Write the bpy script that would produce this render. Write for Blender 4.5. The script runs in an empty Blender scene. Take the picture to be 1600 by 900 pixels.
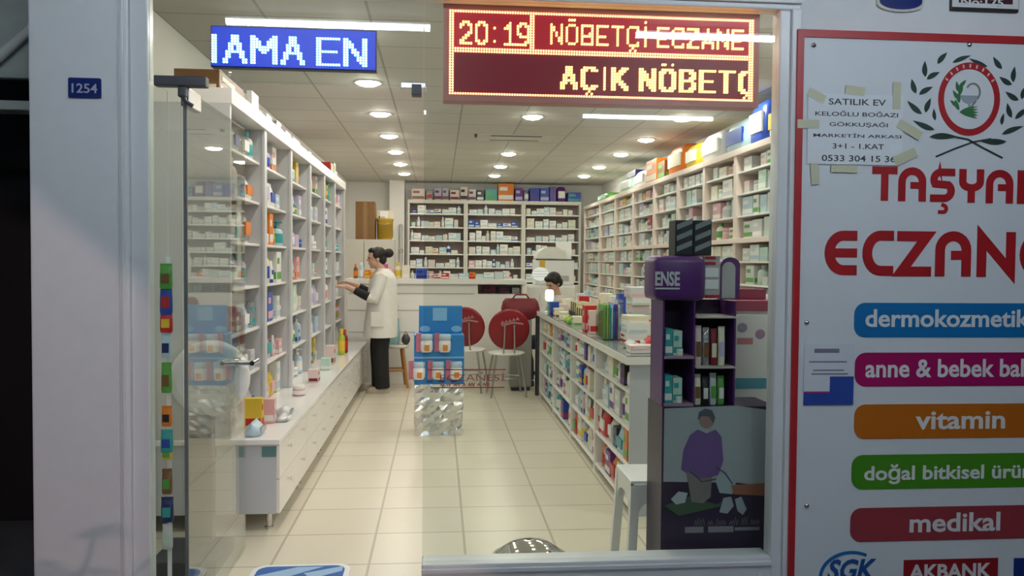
import bpy, bmesh, math, random
from mathutils import Vector, Matrix
PI = math.pi
R = math.radians
scene = bpy.context.scene
COL = scene.collection

# ------------------------------------------------------------------ camera
F_PX, CAM_H = 1300.0, 1.45
YAW, PITCH, ROLL = 0.08767, 0.03161, R(0.45)
_f = Vector((math.sin(YAW)*math.cos(PITCH), math.cos(YAW)*math.cos(PITCH), -math.sin(PITCH)))
_r0 = Vector((math.cos(YAW), -math.sin(YAW), 0)); _u0 = _r0.cross(_f)
_r = _r0*math.cos(ROLL) + _u0*math.sin(ROLL)
_u = -_r0*math.sin(ROLL) + _u0*math.cos(ROLL)
CAM = Vector((0, 0, CAM_H))
cd = bpy.data.cameras.new('camera'); cd.sensor_fit = 'HORIZONTAL'; cd.sensor_width = 36.0
cd.lens = F_PX/1600*36.0; cd.clip_start = 0.05; cd.clip_end = 200
co = bpy.data.objects.new('camera', cd); COL.objects.link(co)
co.matrix_world = Matrix(((_r.x, _u.x, -_f.x, CAM.x), (_r.y, _u.y, -_f.y, CAM.y), (_r.z, _u.z, -_f.z, CAM.z), (0, 0, 0, 1)))
scene.camera = co
scene.view_settings.view_transform = 'Standard'; scene.view_settings.look = 'None'
scene.view_settings.exposure = 0.0; scene.view_settings.gamma = 1.0
scene.view_settings.use_curve_mapping = False

# ------------------------------------------------------------------ light levels (tuned here)
DOWNLIGHT = 108.0        # emission of each recessed downlight
DOWN_COL = (1.0, 0.955, 0.84)
TUBE = 82.0             # emission of the fluorescent tubes under the street canopy
TUBE_COL = (0.80, 0.91, 1.0)
STREET = 560.0
STREET_COL = (1.0, 0.66, 0.60)
w = bpy.data.worlds.new('night'); scene.world = w; w.use_nodes = True
w.node_tree.nodes['Background'].inputs[0].default_value = (0.30, 0.42, 0.60, 1)
w.node_tree.nodes['Background'].inputs[1].default_value = 0.02
sl = bpy.data.lights.new('street_light', 'SPOT'); sl.energy = STREET; sl.color = STREET_COL
sl.spot_size = R(40); sl.spot_blend = 0.3; sl.shadow_soft_size = 0.05
so = bpy.data.objects.new('street_light', sl); COL.objects.link(so); so.location = (2.5, -6.0, 2.2)
so.rotation_euler = (Vector((-1.3, 3.2, 0.9)) - so.location).to_track_quat('-Z', 'Y').to_euler()

def ray(x, y):
    return _f + _r*((x - 800)/F_PX) - _u*((y - 450)/F_PX)
def onY(x, y, Y):
    d = ray(x, y); return CAM + d*(Y/d.y)
def onX(x, y, X):
    d = ray(x, y); return CAM + d*(X/d.x)
def onZ(x, y, Z):
    d = ray(x, y); return CAM + d*((Z - CAM_H)/d.z)

# ------------------------------------------------------------------ materials
_M = {}
def mat(name, col, rough=0.5, metal=0.0, emit=None, estr=0.0, var=0.06, nscale=9.0, bump=0.0, alpha=None, coat=0.0):
    """Principled material with a soft procedural tone variation."""
    if name in _M: return _M[name]
    m = bpy.data.materials.new(name); m.use_nodes = True
    nt = m.node_tree; p = nt.nodes['Principled BSDF']
    p.inputs['Roughness'].default_value = rough; p.inputs['Metallic'].default_value = metal
    if coat: p.inputs['Coat Weight'].default_value = coat
    tc = nt.nodes.new('ShaderNodeTexCoord'); nz = nt.nodes.new('ShaderNodeTexNoise')
    nz.inputs['Scale'].default_value = nscale; nz.inputs['Detail'].default_value = 2.0
    nt.links.new(tc.outputs['Object'], nz.inputs['Vector'])
    mx = nt.nodes.new('ShaderNodeMix'); mx.data_type = 'RGBA'
    mx.inputs[6].default_value = (*[c*(1 - var) for c in col], 1); mx.inputs[7].default_value = (*[min(1, c*(1 + var)) for c in col], 1)
    nt.links.new(nz.outputs['Fac'], mx.inputs[0]); nt.links.new(mx.outputs[2], p.inputs['Base Color'])
    if bump:
        b = nt.nodes.new('ShaderNodeBump'); b.inputs['Strength'].default_value = bump; b.inputs['Distance'].default_value = 0.01
        nt.links.new(nz.outputs['Fac'], b.inputs['Height']); nt.links.new(b.outputs[0], p.inputs['Normal'])
    if emit is not None:
        p.inputs['Emission Color'].default_value = (*emit, 1); p.inputs['Emission Strength'].default_value = estr
    _M[name] = m
    return m

def emitter(name, col, strength):
    if name in _M: return _M[name]
    m = bpy.data.materials.new(name); m.use_nodes = True; nt = m.node_tree
    nt.nodes.remove(nt.nodes['Principled BSDF'])
    e = nt.nodes.new('ShaderNodeEmission'); e.inputs[0].default_value = (*col, 1); e.inputs[1].default_value = strength
    nt.links.new(e.outputs[0], nt.nodes['Material Output'].inputs[0]); _M[name] = m
    return m

def glass(name, tint=(0.94, 0.97, 0.95), f0=0.045, k=0.9):
    if name in _M: return _M[name]
    m = bpy.data.materials.new(name); m.use_nodes = True; nt = m.node_tree
    nt.nodes.remove(nt.nodes['Principled BSDF'])
    lw = nt.nodes.new('ShaderNodeLayerWeight'); lw.inputs[0].default_value = 0.5
    pw = nt.nodes.new('ShaderNodeMath'); pw.operation = 'POWER'; pw.inputs[1].default_value = 5.0
    ml = nt.nodes.new('ShaderNodeMath'); ml.operation = 'MULTIPLY_ADD'; ml.inputs[1].default_value = k; ml.inputs[2].default_value = f0
    nt.links.new(lw.outputs['Facing'], pw.inputs[0]); nt.links.new(pw.outputs[0], ml.inputs[0])
    t = nt.nodes.new('ShaderNodeBsdfTransparent'); t.inputs[0].default_value = (*tint, 1)
    g = nt.nodes.new('ShaderNodeBsdfGlossy'); g.inputs['Roughness'].default_value = 0.0
    mx = nt.nodes.new('ShaderNodeMixShader')
    nt.links.new(ml.outputs[0], mx.inputs[0]); nt.links.new(t.outputs[0], mx.inputs[1]); nt.links.new(g.outputs[0], mx.inputs[2])
    nt.links.new(mx.outputs[0], nt.nodes['Material Output'].inputs[0]); _M[name] = m
    return m

def tiles(name, col, line, px, py, ox, oy, lw, rough, var=0.05):
    """Square tiles with joints laid out in the surface's own X and Y."""
    m = bpy.data.materials.new(name); m.use_nodes = True; nt = m.node_tree; p = nt.nodes['Principled BSDF']
    p.inputs['Roughness'].default_value = rough
    N = nt.nodes.new; L = nt.links.new
    tc = N('ShaderNodeTexCoord'); sp = N('ShaderNodeSeparateXYZ'); L(tc.outputs['Object'], sp.inputs[0])
    def mth(op, a, b=None, c=None):
        n = N('ShaderNodeMath'); n.operation = op
        for i, v in enumerate((a, b, c)):
            if v is None: continue
            if isinstance(v, (int, float)): n.inputs[i].default_value = v
            else: L(v, n.inputs[i])
        return n.outputs[0]
    us = [mth('DIVIDE', mth('SUBTRACT', sp.outputs[0], ox), px), mth('DIVIDE', mth('SUBTRACT', sp.outputs[1], oy), py)]
    ds = [mth('MULTIPLY', mth('ABSOLUTE', mth('SUBTRACT', u, mth('ROUND', u))), pp) for u, pp in zip(us, (px, py))]
    d = mth('MINIMUM', ds[0], ds[1])
    fac = mth('LESS_THAN', d, lw/2)
    cb = N('ShaderNodeCombineXYZ'); L(mth('FLOOR', us[0]), cb.inputs[0]); L(mth('FLOOR', us[1]), cb.inputs[1])
    wn = N('ShaderNodeTexWhiteNoise'); wn.noise_dimensions = '2D'; L(cb.outputs[0], wn.inputs['Vector'])
    nz = N('ShaderNodeTexNoise'); nz.inputs['Scale'].default_value = 3.0; L(tc.outputs['Object'], nz.inputs['Vector'])
    t = mth('ADD', mth('MULTIPLY', wn.outputs['Value'], 0.5), mth('MULTIPLY', nz.outputs['Fac'], 0.5))
    a = N('ShaderNodeMix'); a.data_type = 'RGBA'; L(t, a.inputs[0])
    a.inputs[6].default_value = (*[c*(1 - var) for c in col], 1); a.inputs[7].default_value = (*[c*(1 + var) for c in col], 1)
    b = N('ShaderNodeMix'); b.data_type = 'RGBA'; L(fac, b.inputs[0]); L(a.outputs[2], b.inputs[6]); b.inputs[7].default_value = (*line, 1)
    L(b.outputs[2], p.inputs['Base Color']); _M[name] = m
    return m

# ------------------------------------------------------------------ mesh builder
class MB:
    def __init__(s): s.v, s.f, s.m, s.sm = [], [], [], []
    def add(s, verts, faces, mi=0, smooth=False, T=None):
        o = len(s.v)
        s.v += [tuple(T @ Vector(p)) if T is not None else tuple(p) for p in verts]
        for f in faces: s.f.append([o + i for i in f]); s.m.append(mi); s.sm.append(smooth)
        return s
    def box(s, x0, x1, y0, y1, z0, z1, mi=0, T=None):
        v = [(x0, y0, z0), (x1, y0, z0), (x1, y1, z0), (x0, y1, z0), (x0, y0, z1), (x1, y0, z1), (x1, y1, z1), (x0, y1, z1)]
        return s.add(v, [(3, 2, 1, 0), (4, 5, 6, 7), (0, 1, 5, 4), (1, 2, 6, 5), (2, 3, 7, 6), (3, 0, 4, 7)], mi, False, T)
    def rbox(s, x0, x1, y0, y1, z0, z1, b=0.01, mi=0, T=None, smooth=False):
        """box with chamfered edges"""
        bm = bmesh.new(); bmesh.ops.create_cube(bm, size=1)
        for v in bm.verts: v.co = Vector((x0 + (v.co.x + .5)*(x1 - x0), y0 + (v.co.y + .5)*(y1 - y0), z0 + (v.co.z + .5)*(z1 - z0)))
        bmesh.ops.bevel(bm, geom=bm.edges[:], offset=b, segments=2, affect='EDGES', profile=0.6)
        s.bm(bm, mi, smooth, T); return s
    def bm(s, bm, mi=0, smooth=False, T=None):
        bm.verts.index_update()
        s.add([v.co[:] for v in bm.verts], [[v.index for v in f.verts] for f in bm.faces], mi, smooth, T); bm.free()
        return s
    def tube(s, pts, r, n=10, mi=0, cap=True, T=None):
        pts = [Vector(p) for p in pts]; rs = r if isinstance(r, (list, tuple)) else [r]*len(pts)
        rings = []; up = None
        for i, p in enumerate(pts):
            t = (pts[min(i + 1, len(pts) - 1)] - pts[max(i - 1, 0)]).normalized()
            if up is None: up = Vector((0, 0, 1)) if abs(t.z) < .9 else Vector((1, 0, 0))
            a = t.cross(up); a = a.normalized() if a.length > 1e-5 else Vector((0, 1, 0)); b = a.cross(t).normalized(); up = b
            rings.append([p + (a*math.cos(2*PI*k/n) + b*math.sin(2*PI*k/n))*rs[i] for k in range(n)])
        return s.loft(rings, mi, cap, True, T)
    def loft(s, rings, mi=0, cap=True, smooth=True, T=None):
        n = len(rings[0]); v = [tuple(p) for rr in rings for p in rr]; f = []
        for i in range(len(rings) - 1):
            for k in range(n):
                f.append((i*n + k, i*n + (k + 1) % n, (i + 1)*n + (k + 1) % n, (i + 1)*n + k))
        s.add(v, f, mi, smooth, T)
        if cap:
            s.add([tuple(p) for p in rings[0]], [tuple(reversed(range(n)))], mi, False, T)
            s.add([tuple(p) for p in rings[-1]], [tuple(range(n))], mi, False, T)
        return s
    def lathe(s, prof, n=20, c=(0, 0, 0), mi=0, T=None, cap=True, sx=1.0, sy=1.0):
        rings = [[(c[0] + r*sx*math.cos(2*PI*k/n), c[1] + r*sy*math.sin(2*PI*k/n), c[2] + z) for k in range(n)] for r, z in prof]
        return s.loft(rings, mi, cap, True, T)
    def ball(s, c, rx, ry, rz, n=20, mi=0, T=None):
        prof = [(max(1e-4, math.sin(PI*i/12)), -math.cos(PI*i/12)) for i in range(13)]
        rings = [[(c[0] + r*rx*math.cos(2*PI*k/n), c[1] + r*ry*math.sin(2*PI*k/n), c[2] + z*rz) for k in range(n)] for r, z in prof]
        return s.loft(rings, mi, False, True, T)
    def prism(s, poly, d0, d1, mi=0, T=None, plane='XZ'):
        """polygon given as (x, z), extruded along Y from d0 to d1"""
        n = len(poly)
        if abs(d1 - d0) < 0.006:   # thin print: each stroke a hair prouder than the last, so strokes that cross do not coincide
            s.k = getattr(s, 'k', 0) + 1; d0 = d0 - 0.00003*(s.k % 16)
        area = sum(poly[i][0]*poly[(i + 1) % n][1] - poly[(i + 1) % n][0]*poly[i][1] for i in range(n))
        if area < 0: poly = list(reversed(poly))
        if plane == 'XZ': v = [(x, d0, z) for x, z in poly] + [(x, d1, z) for x, z in poly]
        else: v = [(x, y, d0) for x, y in poly] + [(x, y, d1) for x, y in poly]
        f = [tuple(range(n)), tuple(reversed(range(n, 2*n)))] + [(i, n + i, n + (i + 1) % n, (i + 1) % n) for i in range(n)]
        return s.add(v, f, mi, False, T)
    def ribbon(s, pts, t, d0, d1, mi=0, T=None):
        """flat stroke of width t along a (x, z) polyline, extruded along Y"""
        P = [Vector((p[0], p[1])) for p in pts]; Lf, Rt = [], []
        for i, p in enumerate(P):
            a = (p - P[i - 1]).normalized() if i else None; b = (P[i + 1] - p).normalized() if i < len(P) - 1 else None
            if a is None: a = b
            if b is None: b = a
            na, nb = Vector((-a.y, a.x)), Vector((-b.y, b.x)); m = na + nb
            m = m.normalized() if m.length > 1e-4 else na
            k = t/2/max(0.35, m.dot(na)); Lf.append(p + m*k); Rt.append(p - m*k)
        for i in range(len(P) - 1):
            s.prism([tuple(Rt[i]), tuple(Rt[i + 1]), tuple(Lf[i + 1]), tuple(Lf[i])], d0, d1, mi, T)
        return s
    def mesh(s, name, mats):
        me = bpy.data.meshes.new(name); me.from_pydata(s.v, [], s.f)
        for m in mats: me.materials.append(m)
        for p, mi, sm in zip(me.polygons, s.m, s.sm): p.material_index = mi; p.use_smooth = sm
        me.update(); return me
    def build(s, name, mats, parent=None, loc=None, rz=0.0):
        if not isinstance(mats, (list, tuple)): mats = [mats]
        o = bpy.data.objects.new(name, s.mesh(name, mats)); COL.objects.link(o)
        if parent is not None: o.parent = parent
        if loc is not None: o.location = loc
        if rz: o.rotation_euler.z = rz
        return o

def wb(mb, name, mats, root, parent=None):
    """build a mesh given in world coordinates as a part of ROOT (an unrotated thing)"""
    l = root.location; mb.v = [(x - l.x, y - l.y, z - l.z) for x, y, z in mb.v]
    return mb.build(name, mats, parent or root)
def tag(o, label=None, cat=None, group=None, kind=None):
    if label: o['label'] = label
    if cat: o['category'] = cat
    if group: o['group'] = group
    if kind: o['kind'] = kind
    return o
def thing(name, loc, label, cat, group=None, rz=0.0):
    o = bpy.data.objects.new(name, None); COL.objects.link(o); o.location = loc; o.rotation_euler.z = rz; o.empty_display_size = 0.1
    return tag(o, label, cat, group)
def struct(name, mb, mats, label=None, parent=None):
    o = mb.build(name, mats, parent)
    if parent is None: o['kind'] = 'structure'
    if label: o['label'] = label
    return o
def copy_tree(o, parent=None):
    c = o.copy(); COL.objects.link(c)
    if parent is not None: c.parent = parent
    for ch in list(o.children): copy_tree(ch, c)
    return c

def text_mb(txt, x0, x1, z0, z1, d0, d1, bold=0.0, fitw=True, mi=0, shear=0.0, align='C'):
    """Lettering fitted into the box x0..x1, z0..z1 and extruded from d0 (front) to d1."""
    cu = bpy.data.curves.new('lettering', 'FONT'); cu.body = txt; cu.size = 1.0; cu.extrude = 0.5; cu.offset = bold; cu.shear = shear
    cu.resolution_u = 3
    o = bpy.data.objects.new('lettering_source', cu); COL.objects.link(o)
    dg = bpy.context.evaluated_depsgraph_get(); dg.update()
    me = bpy.data.meshes.new_from_object(o.evaluated_get(dg))
    mb = MB()
    if len(me.vertices):
        xs = [v.co.x for v in me.vertices]; ys = [v.co.y for v in me.vertices]
        ax, bx, ay, by = min(xs), max(xs), min(ys), max(ys)
        sz = (z1 - z0)/max(1e-6, by - ay); sx = (x1 - x0)/max(1e-6, bx - ax)
        if not fitw: sx = min(sx, sz)
        ox = (x0 + x1)/2 - (bx - ax)*sx/2
        mb.add([(ox + (v.co.x - ax)*sx, d0 if v.co.z > 0 else d1, z0 + (v.co.y - ay)*sz) for v in me.vertices], [list(p.vertices) for p in me.polygons], mi)
    bpy.data.objects.remove(o); bpy.data.meshes.remove(me); bpy.data.curves.remove(cu)
    return mb

def arc(cx, cz, rx, rz, a0, a1, n=14):
    return [(cx + rx*math.cos(R(a0 + (a1 - a0)*i/n)), cz + rz*math.sin(R(a0 + (a1 - a0)*i/n))) for i in range(n + 1)]
def roundrect(x0, x1, z0, z1, r, n=6):
    return arc(x1 - r, z1 - r, r, r, 0, 90, n) + arc(x0 + r, z1 - r, r, r, 90, 180, n) + arc(x0 + r, z0 + r, r, r, 180, 270, n) + arc(x1 - r, z0 + r, r, r, 270, 360, n)
def disc(cx, cz, r, n=28, k=1.0):
    return [(cx + r*math.cos(2*PI*i/n), cz + r*k*math.sin(2*PI*i/n)) for i in range(n)]

# ------------------------------------------------------------------ shared materials
M_wall = mat('white wall paint', (0.80, 0.79, 0.75), 0.6, nscale=2.0, var=0.03)
M_outwall = mat('white outdoor paint', (0.74, 0.76, 0.78), 0.65, nscale=14, var=0.04, bump=0.05)
M_alu = mat('white coated aluminium', (0.72, 0.74, 0.76), 0.28, nscale=3, var=0.03)
M_lam = mat('white laminate', (0.84, 0.83, 0.79), 0.28, nscale=3, var=0.02)
M_lamgrey = mat('pale grey laminate', (0.52, 0.56, 0.60), 0.4, nscale=3, var=0.03)
M_cream = mat('pale pink laminate', (0.80, 0.68, 0.62), 0.45, nscale=3, var=0.03)
M_pinkback = mat('dusty pink backing', (0.66, 0.51, 0.47), 0.6, nscale=3, var=0.04)
M_greyback = mat('light grey backing', (0.62, 0.62, 0.60), 0.6, nscale=3, var=0.03)
M_dark = mat('dark grey plastic', (0.045, 0.045, 0.055), 0.45)
M_black = mat('black plastic', (0.012, 0.012, 0.014), 0.5)
M_steel = mat('brushed steel', (0.62, 0.62, 0.62), 0.22, 1.0, nscale=20)
M_chrome = mat('polished chrome', (0.80, 0.80, 0.80), 0.07, 1.0)
M_wood = mat('orange stained wood', (0.46, 0.22, 0.06), 0.45, nscale=12, var=0.2)
M_white = mat('white plastic', (0.83, 0.84, 0.84), 0.35)
M_paper = mat('white paper', (0.80, 0.81, 0.82), 0.7)
M_red = mat('signal red', (0.55, 0.012, 0.018), 0.4)
M_skin = mat('skin', (0.62, 0.38, 0.27), 0.5, nscale=20)
M_hair = mat('dark brown hair', (0.010, 0.006, 0.005), 0.6, nscale=60, var=0.4)
G_shop = glass('shop window glass')
G_door = glass('door glass', (0.92, 0.96, 0.93), 0.055, 1.15)

# ================================================================== THE SETTING
Z_CEIL, X_L, X_R, Y_BACK = 2.84, -1.60, 2.93, 14.95
M_floor = tiles('cream floor tiles', (0.71, 0.66, 0.53), (0.46, 0.42, 0.33), 0.463, 0.449, -0.326, 3.976, 0.013, 0.30)
M_ceil = tiles('ceiling panels', (0.60, 0.58, 0.53), (0.36, 0.345, 0.31), 0.6, 0.6, 0.2, 0.1, 0.016, 0.7, 0.02)
M_pave = mat('street paving', (0.12, 0.12, 0.13), 0.8, nscale=30, bump=0.2)
struct('floor', MB().box(-1.72, 3.05, 3.18, 15.1, -0.10, 0.0), M_floor, 'cream tiled shop floor')
struct('ground', MB().box(-8, 8, -9, 3.18, -0.16, -0.04).box(-8, -1.72, 3.18, 9, -0.16, -0.04), M_pave, 'dark street paving in front of the shop')
struct('ceiling', MB().box(-1.72, 3.05, 3.36, 15.1, Z_CEIL, Z_CEIL + 0.1), M_ceil, 'pale panelled shop ceiling')
struct('wall_left', MB().box(-1.62, X_L, 3.56, 3.76, 0, Z_CEIL).box(-1.72, X_L, 3.76, 15.0, 0, Z_CEIL), M_wall, 'white interior wall behind the display cabinets')
struct('wall_right', MB().box(X_R, 3.05, 3.5, 15.0, 0, Z_CEIL), M_wall, 'white interior wall behind the pink shelving')
struct('wall_back', MB().box(-1.72, 3.05, Y_BACK, 15.1, 0, Z_CEIL), M_wall, 'white wall at the far end of the shop')
struct('wall_pillar', MB().rbox(-1.505, -1.189, 3.22, 3.57, -0.04, 2.9, 0.008).box(-1.62, -1.45, 3.5, 3.57, 0, Z_CEIL), M_outwall, 'white outdoor pillar beside the glass door')
struct('wall_facade', MB().box(1.425, 4.4, 3.24, 3.5, -0.04, 2.9), M_outwall, 'white outdoor wall carrying the sign board')
struct('wall_fascia', MB().box(-1.189, 1.425, 3.24, 3.40, 2.53, 2.9), M_outwall, 'white fascia above the shop window')
struct('canopy_slab', MB().box(-6, 6, -3.2, 3.3, 2.9, 3.0), M_outwall, 'street canopy over the shop front')
# aluminium shop-front frame
struct('trim_1', MB().rbox(-1.189, -1.150, 3.215, 3.30, -0.04, 2.53, 0.004).rbox(-1.150, -1.086, 3.235, 3.30, -0.04, 2.53, 0.004)
       .rbox(-1.176, -1.164, 3.205, 3.22, -0.04, 2.53, 0.003), M_alu, 'white aluminium post between pillar and glass')
struct('trim_2', MB().rbox(-1.189, 1.425, 3.22, 3.30, 2.456, 2.53, 0.006).rbox(-1.189, 1.425, 3.205, 3.225, 2.478, 2.50, 0.003), M_alu, 'white aluminium head rail of the window')
struct('trim_3', MB().rbox(1.341, 1.385, 3.22, 3.30, -0.04, 2.456, 0.006).rbox(1.385, 1.425, 3.205, 3.30, -0.04, 2.456, 0.006), M_alu, 'white aluminium window jamb beside the sign board')
struct('trim_4', MB().rbox(-0.062, 1.341, 3.215, 3.33, -0.04, 0.268, 0.006).rbox(-0.062, 1.341, 3.205, 3.22, 0.235, 0.252, 0.003), M_alu, 'pale aluminium sill panel under the window')
# glazing
wn = tag(thing('window_1', (0, 3.25, 0.268), 'large fixed shop window pane right of the doorway', None), kind='structure')
MB().box(-0.060, 1.341, 0.0, 0.010, 0.0, 2.188).build('glass_pane', G_shop, wn)
wt = tag(thing('window_2', (0, 3.25, 2.118), 'glass transom pane over the doorway', None), kind='structure')
MB().box(-1.086, -0.064, 0.0, 0.010, 0.0, 0.338).build('glass_pane', G_shop, wt)
wsd = tag(thing('window_3', (0, 3.25, 0.0), 'narrow glass sidelight next to the door hinge', None), kind='structure')
MB().box(-1.086, -0.972, 0.0, 0.010, 0.0, 2.10).build('glass_pane', G_shop, wsd)
# patch fittings
pf = thing('patch_fitting', (-1.0, 3.25, 2.11), 'dark metal patch fitting where sidelight, transom and door meet', 'door fitting')
MB().rbox(-0.065, 0.125, -0.018, 0.028, -0.012, 0.026, 0.004).build('plate', M_dark, pf)
MB().rbox(0.02, 0.05, -0.012, 0.03, -0.05, -0.012, 0.004).tube([(0.035, 0, -0.04), (0.05, -0.01, -0.07), (0.075, -0.01, -0.085)], 0.008).build('pivot', M_dark, pf)
pf = thing('patch_fitting', (-0.10, 3.25, 2.115), 'small steel patch fitting at the corner of transom and window pane', 'door fitting')
MB().rbox(-0.05, 0.045, -0.016, 0.026, -0.004, 0.02, 0.003).build('plate', M_steel, pf)
MB().rbox(-0.008, 0.03, -0.022, 0.03, -0.03, 0.012, 0.003).build('stop_block', M_dark, pf)
# the open glass door
dr = tag(thing('door_1', (-0.962, 3.27, 0.0), 'frameless glass door standing open into the shop', None), kind='structure')
MB().box(-0.005, 0.005, 0.0, 0.95, 0.012, 2.095).build('glass_pane', G_door, dr)
MB().rbox(-0.016, 0.016, 0.0, 0.16, 2.03, 2.10, 0.004).build('top_hinge', M_steel, dr)
MB().rbox(-0.016, 0.016, 0.0, 0.16, 0.004, 0.07, 0.004).build('bottom_hinge', M_steel, dr)
MB().rbox(-0.007, 0.007, -0.004, 0.006, 0.012, 2.095, 0.002).build('edge_seal', mat('grey green seal', (0.13, 0.15, 0.14), 0.5), dr)
hz = 0.955
MB().tube([(-0.075, 0.80, hz), (0.075, 0.80, hz)], 0.012, 12).tube([(-0.075, 0.78, hz), (-0.075, 0.90, hz)], 0.012, 12).tube([(0.075, 0.78, hz), (0.075, 0.90, hz)], 0.012, 12)\
    .lathe([(0.026, -0.014), (0.026, 0.014)], 16, T=Matrix.Translation((0, 0.80, hz)) @ Matrix.Rotation(PI/2, 4, 'Y')).build('handle', M_chrome, dr)

# ------------------------------------------------------------------ dark neighbouring front beyond the pillar
struct('wall_neighbour', MB().box(-6, -1.72, 4.9, 5.1, -0.04, 3.0).box(-6.1, -6, 3, 5, -0.04, 3.0), M_black, 'unlit neighbouring shop front')  # the dark of the unlit front is put into its black colour
sh = thing('awning_bracket', (-1.75, 3.70, 2.05), 'grey folded awning bracket with a diagonal arm beyond the pillar', 'awning')
M_awn = mat('weathered grey-green metal', (0.50, 0.56, 0.53), 0.6, nscale=8, var=0.2)
MB().box(-0.35, 0.045, 0.06, 0.10, 0.17, 0.80).build('back_panel', M_awn, sh)
MB().tube([(-0.20, 0.02, 0.16), (0.085, 0.02, 0.43)], 0.022, 8).build('arm', mat('pale painted steel', (0.80, 0.82, 0.80), 0.5), sh)
MB().rbox(-0.45, 0.085, -0.02, 0.10, 0.02, 0.06, 0.006).build('rail', M_awn, sh)
MB().box(0.05, 0.085, 0.0, 0.1, 0.06, 0.8).build('post', M_black, sh)

# house number plate on the pillar
M_navy = mat('navy enamel', (0.012, 0.025, 0.16), 0.25)
p0, p1 = onY(106, 152, 3.21), onY(157, 122, 3.21)
pl = thing('house_number_plate', ((p0.x + p1.x)/2, 3.219, (p0.z + p1.z)/2), 'small navy blue house number plate on the white pillar', 'number plate')
hw, hh = (p1.x - p0.x)/2, (p1.z - p0.z)/2
MB().prism(roundrect(-hw, hw, -hh, hh, 0.006), -0.006, 0.0).build('plate', M_navy, pl)
text_mb('1254', -hw*.78, hw*.78, -hh*.52, hh*.42, -0.0075, -0.006, 0.01).build('lettering', mat('grey white enamel', (0.42, 0.46, 0.55), 0.4), pl)

# ================================================================== LAMPS
ORD = ['first', 'second', 'third', 'fourth', 'fifth', 'sixth', 'seventh', 'eighth', 'ninth', 'tenth', 'eleventh', 'twelfth', 'thirteenth', 'fourteenth', 'fifteenth', 'sixteenth', 'seventeenth', 'eighteenth', 'nineteenth', 'twentieth']
M_down = emitter('downlight glow', DOWN_COL, DOWNLIGHT)
dl_ring = MB().lathe([(0.088, -0.002), (0.105, -0.008), (0.112, -0.002), (0.112, 0.0), (0.088, 0.0)], 24, cap=False).mesh('trim_ring', [M_white])
dl_disc = MB().lathe([(0.0005, -0.030), (0.03, -0.029), (0.06, -0.023), (0.08, -0.013), (0.088, -0.001)], 24, cap=False).mesh('diffuser', [M_down])
first = None
rows = {'row nearest the white display cabinets': (-0.56, (3.95, 5.24, 6.62, 8.0, 9.39, 10.75, 12.08, 13.40)),  # first lamp of each row is unseen, added to brighten the entrance
        'middle row over the aisle': (0.885, (3.95, 5.2, 6.6, 7.96, 10.72, 12.15, 13.45)),
        'row over the pink shelving': (2.32, (3.95, 5.1, 6.5, 7.87, 9.27, 10.57, 12.03, 13.30))}
for rn, (x, ys) in rows.items():
    for i, y in enumerate(ys):
        if first is None:
            t = thing('ceiling_downlight', (x, y, Z_CEIL), 'x', 'ceiling light'); first = t
            for nm, me in (('trim_ring', dl_ring), ('diffuser', dl_disc)):
                o = bpy.data.objects.new(nm, me); COL.objects.link(o); o.parent = t
        else:
            t = copy_tree(first); t.location = (x, y, Z_CEIL)
        tag(t, f'round recessed downlight, {ORD[i]} from the street in the {rn}', 'ceiling light', 'recessed ceiling downlights')
# tubes under the street canopy (seen mirrored in the window)
M_tube = emitter('fluorescent tube glow', TUBE_COL, TUBE)
for x0, x1, y, lb in ((-1.28, -0.03, 1.45, 'fluorescent tube lamp mirrored in the transom above the blue sign'),
                      (1.16, 2.41, 1.45, 'fluorescent tube lamp mirrored across the red sign'),
                      (1.33, 2.66, -1.4, 'fluorescent tube lamp mirrored below the red sign'),
                      (-1.36, -0.10, -1.4, 'fluorescent tube lamp whose short end is mirrored beside the door seam')):
    t = thing('tube_lamp', ((x0 + x1)/2, y, 2.9), lb, 'lamp', 'canopy tube lamps'); h = (x1 - x0)/2
    MB().rbox(-h, h, -0.03, 0.03, -0.035, 0.0, 0.005).build('housing', M_white, t)
    MB().tube([(-h + .03, 0, -0.055), (h - .03, 0, -0.055)], 0.017, 12).build('tube', M_tube, t)
    MB().rbox(-h, -h + .03, -0.022, 0.022, -0.078, -0.03, 0.004).build('lampholder', M_white, t)
    MB().rbox(h - .03, h, -0.022, 0.022, -0.078, -0.03, 0.004).build('lampholder', M_white, t)
# ceiling air outlet
cv = thing('ceiling_vent', (0.84, 9.32, Z_CEIL), 'long slotted air outlet set in the ceiling panels', 'air vent')
MB().box(-0.42, 0.42, -0.22, 0.22, -0.012, 0.0).build('frame', mat('vent cream', (0.62, 0.60, 0.54), 0.5), cv)
MB().box(-0.28, 0.28, -0.20, -0.15, -0.016, -0.012).build('slot', M_dark, cv)
MB().box(-0.28, 0.28, 0.13, 0.17, -0.016, -0.012).build('slot', mat('vent shadow grey', (0.25, 0.25, 0.23), 0.6), cv)
MB().rbox(-0.46, -0.435, -0.2, -0.12, -0.03, 0.0, 0.004).build('sensor', M_dark, cv)

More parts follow.
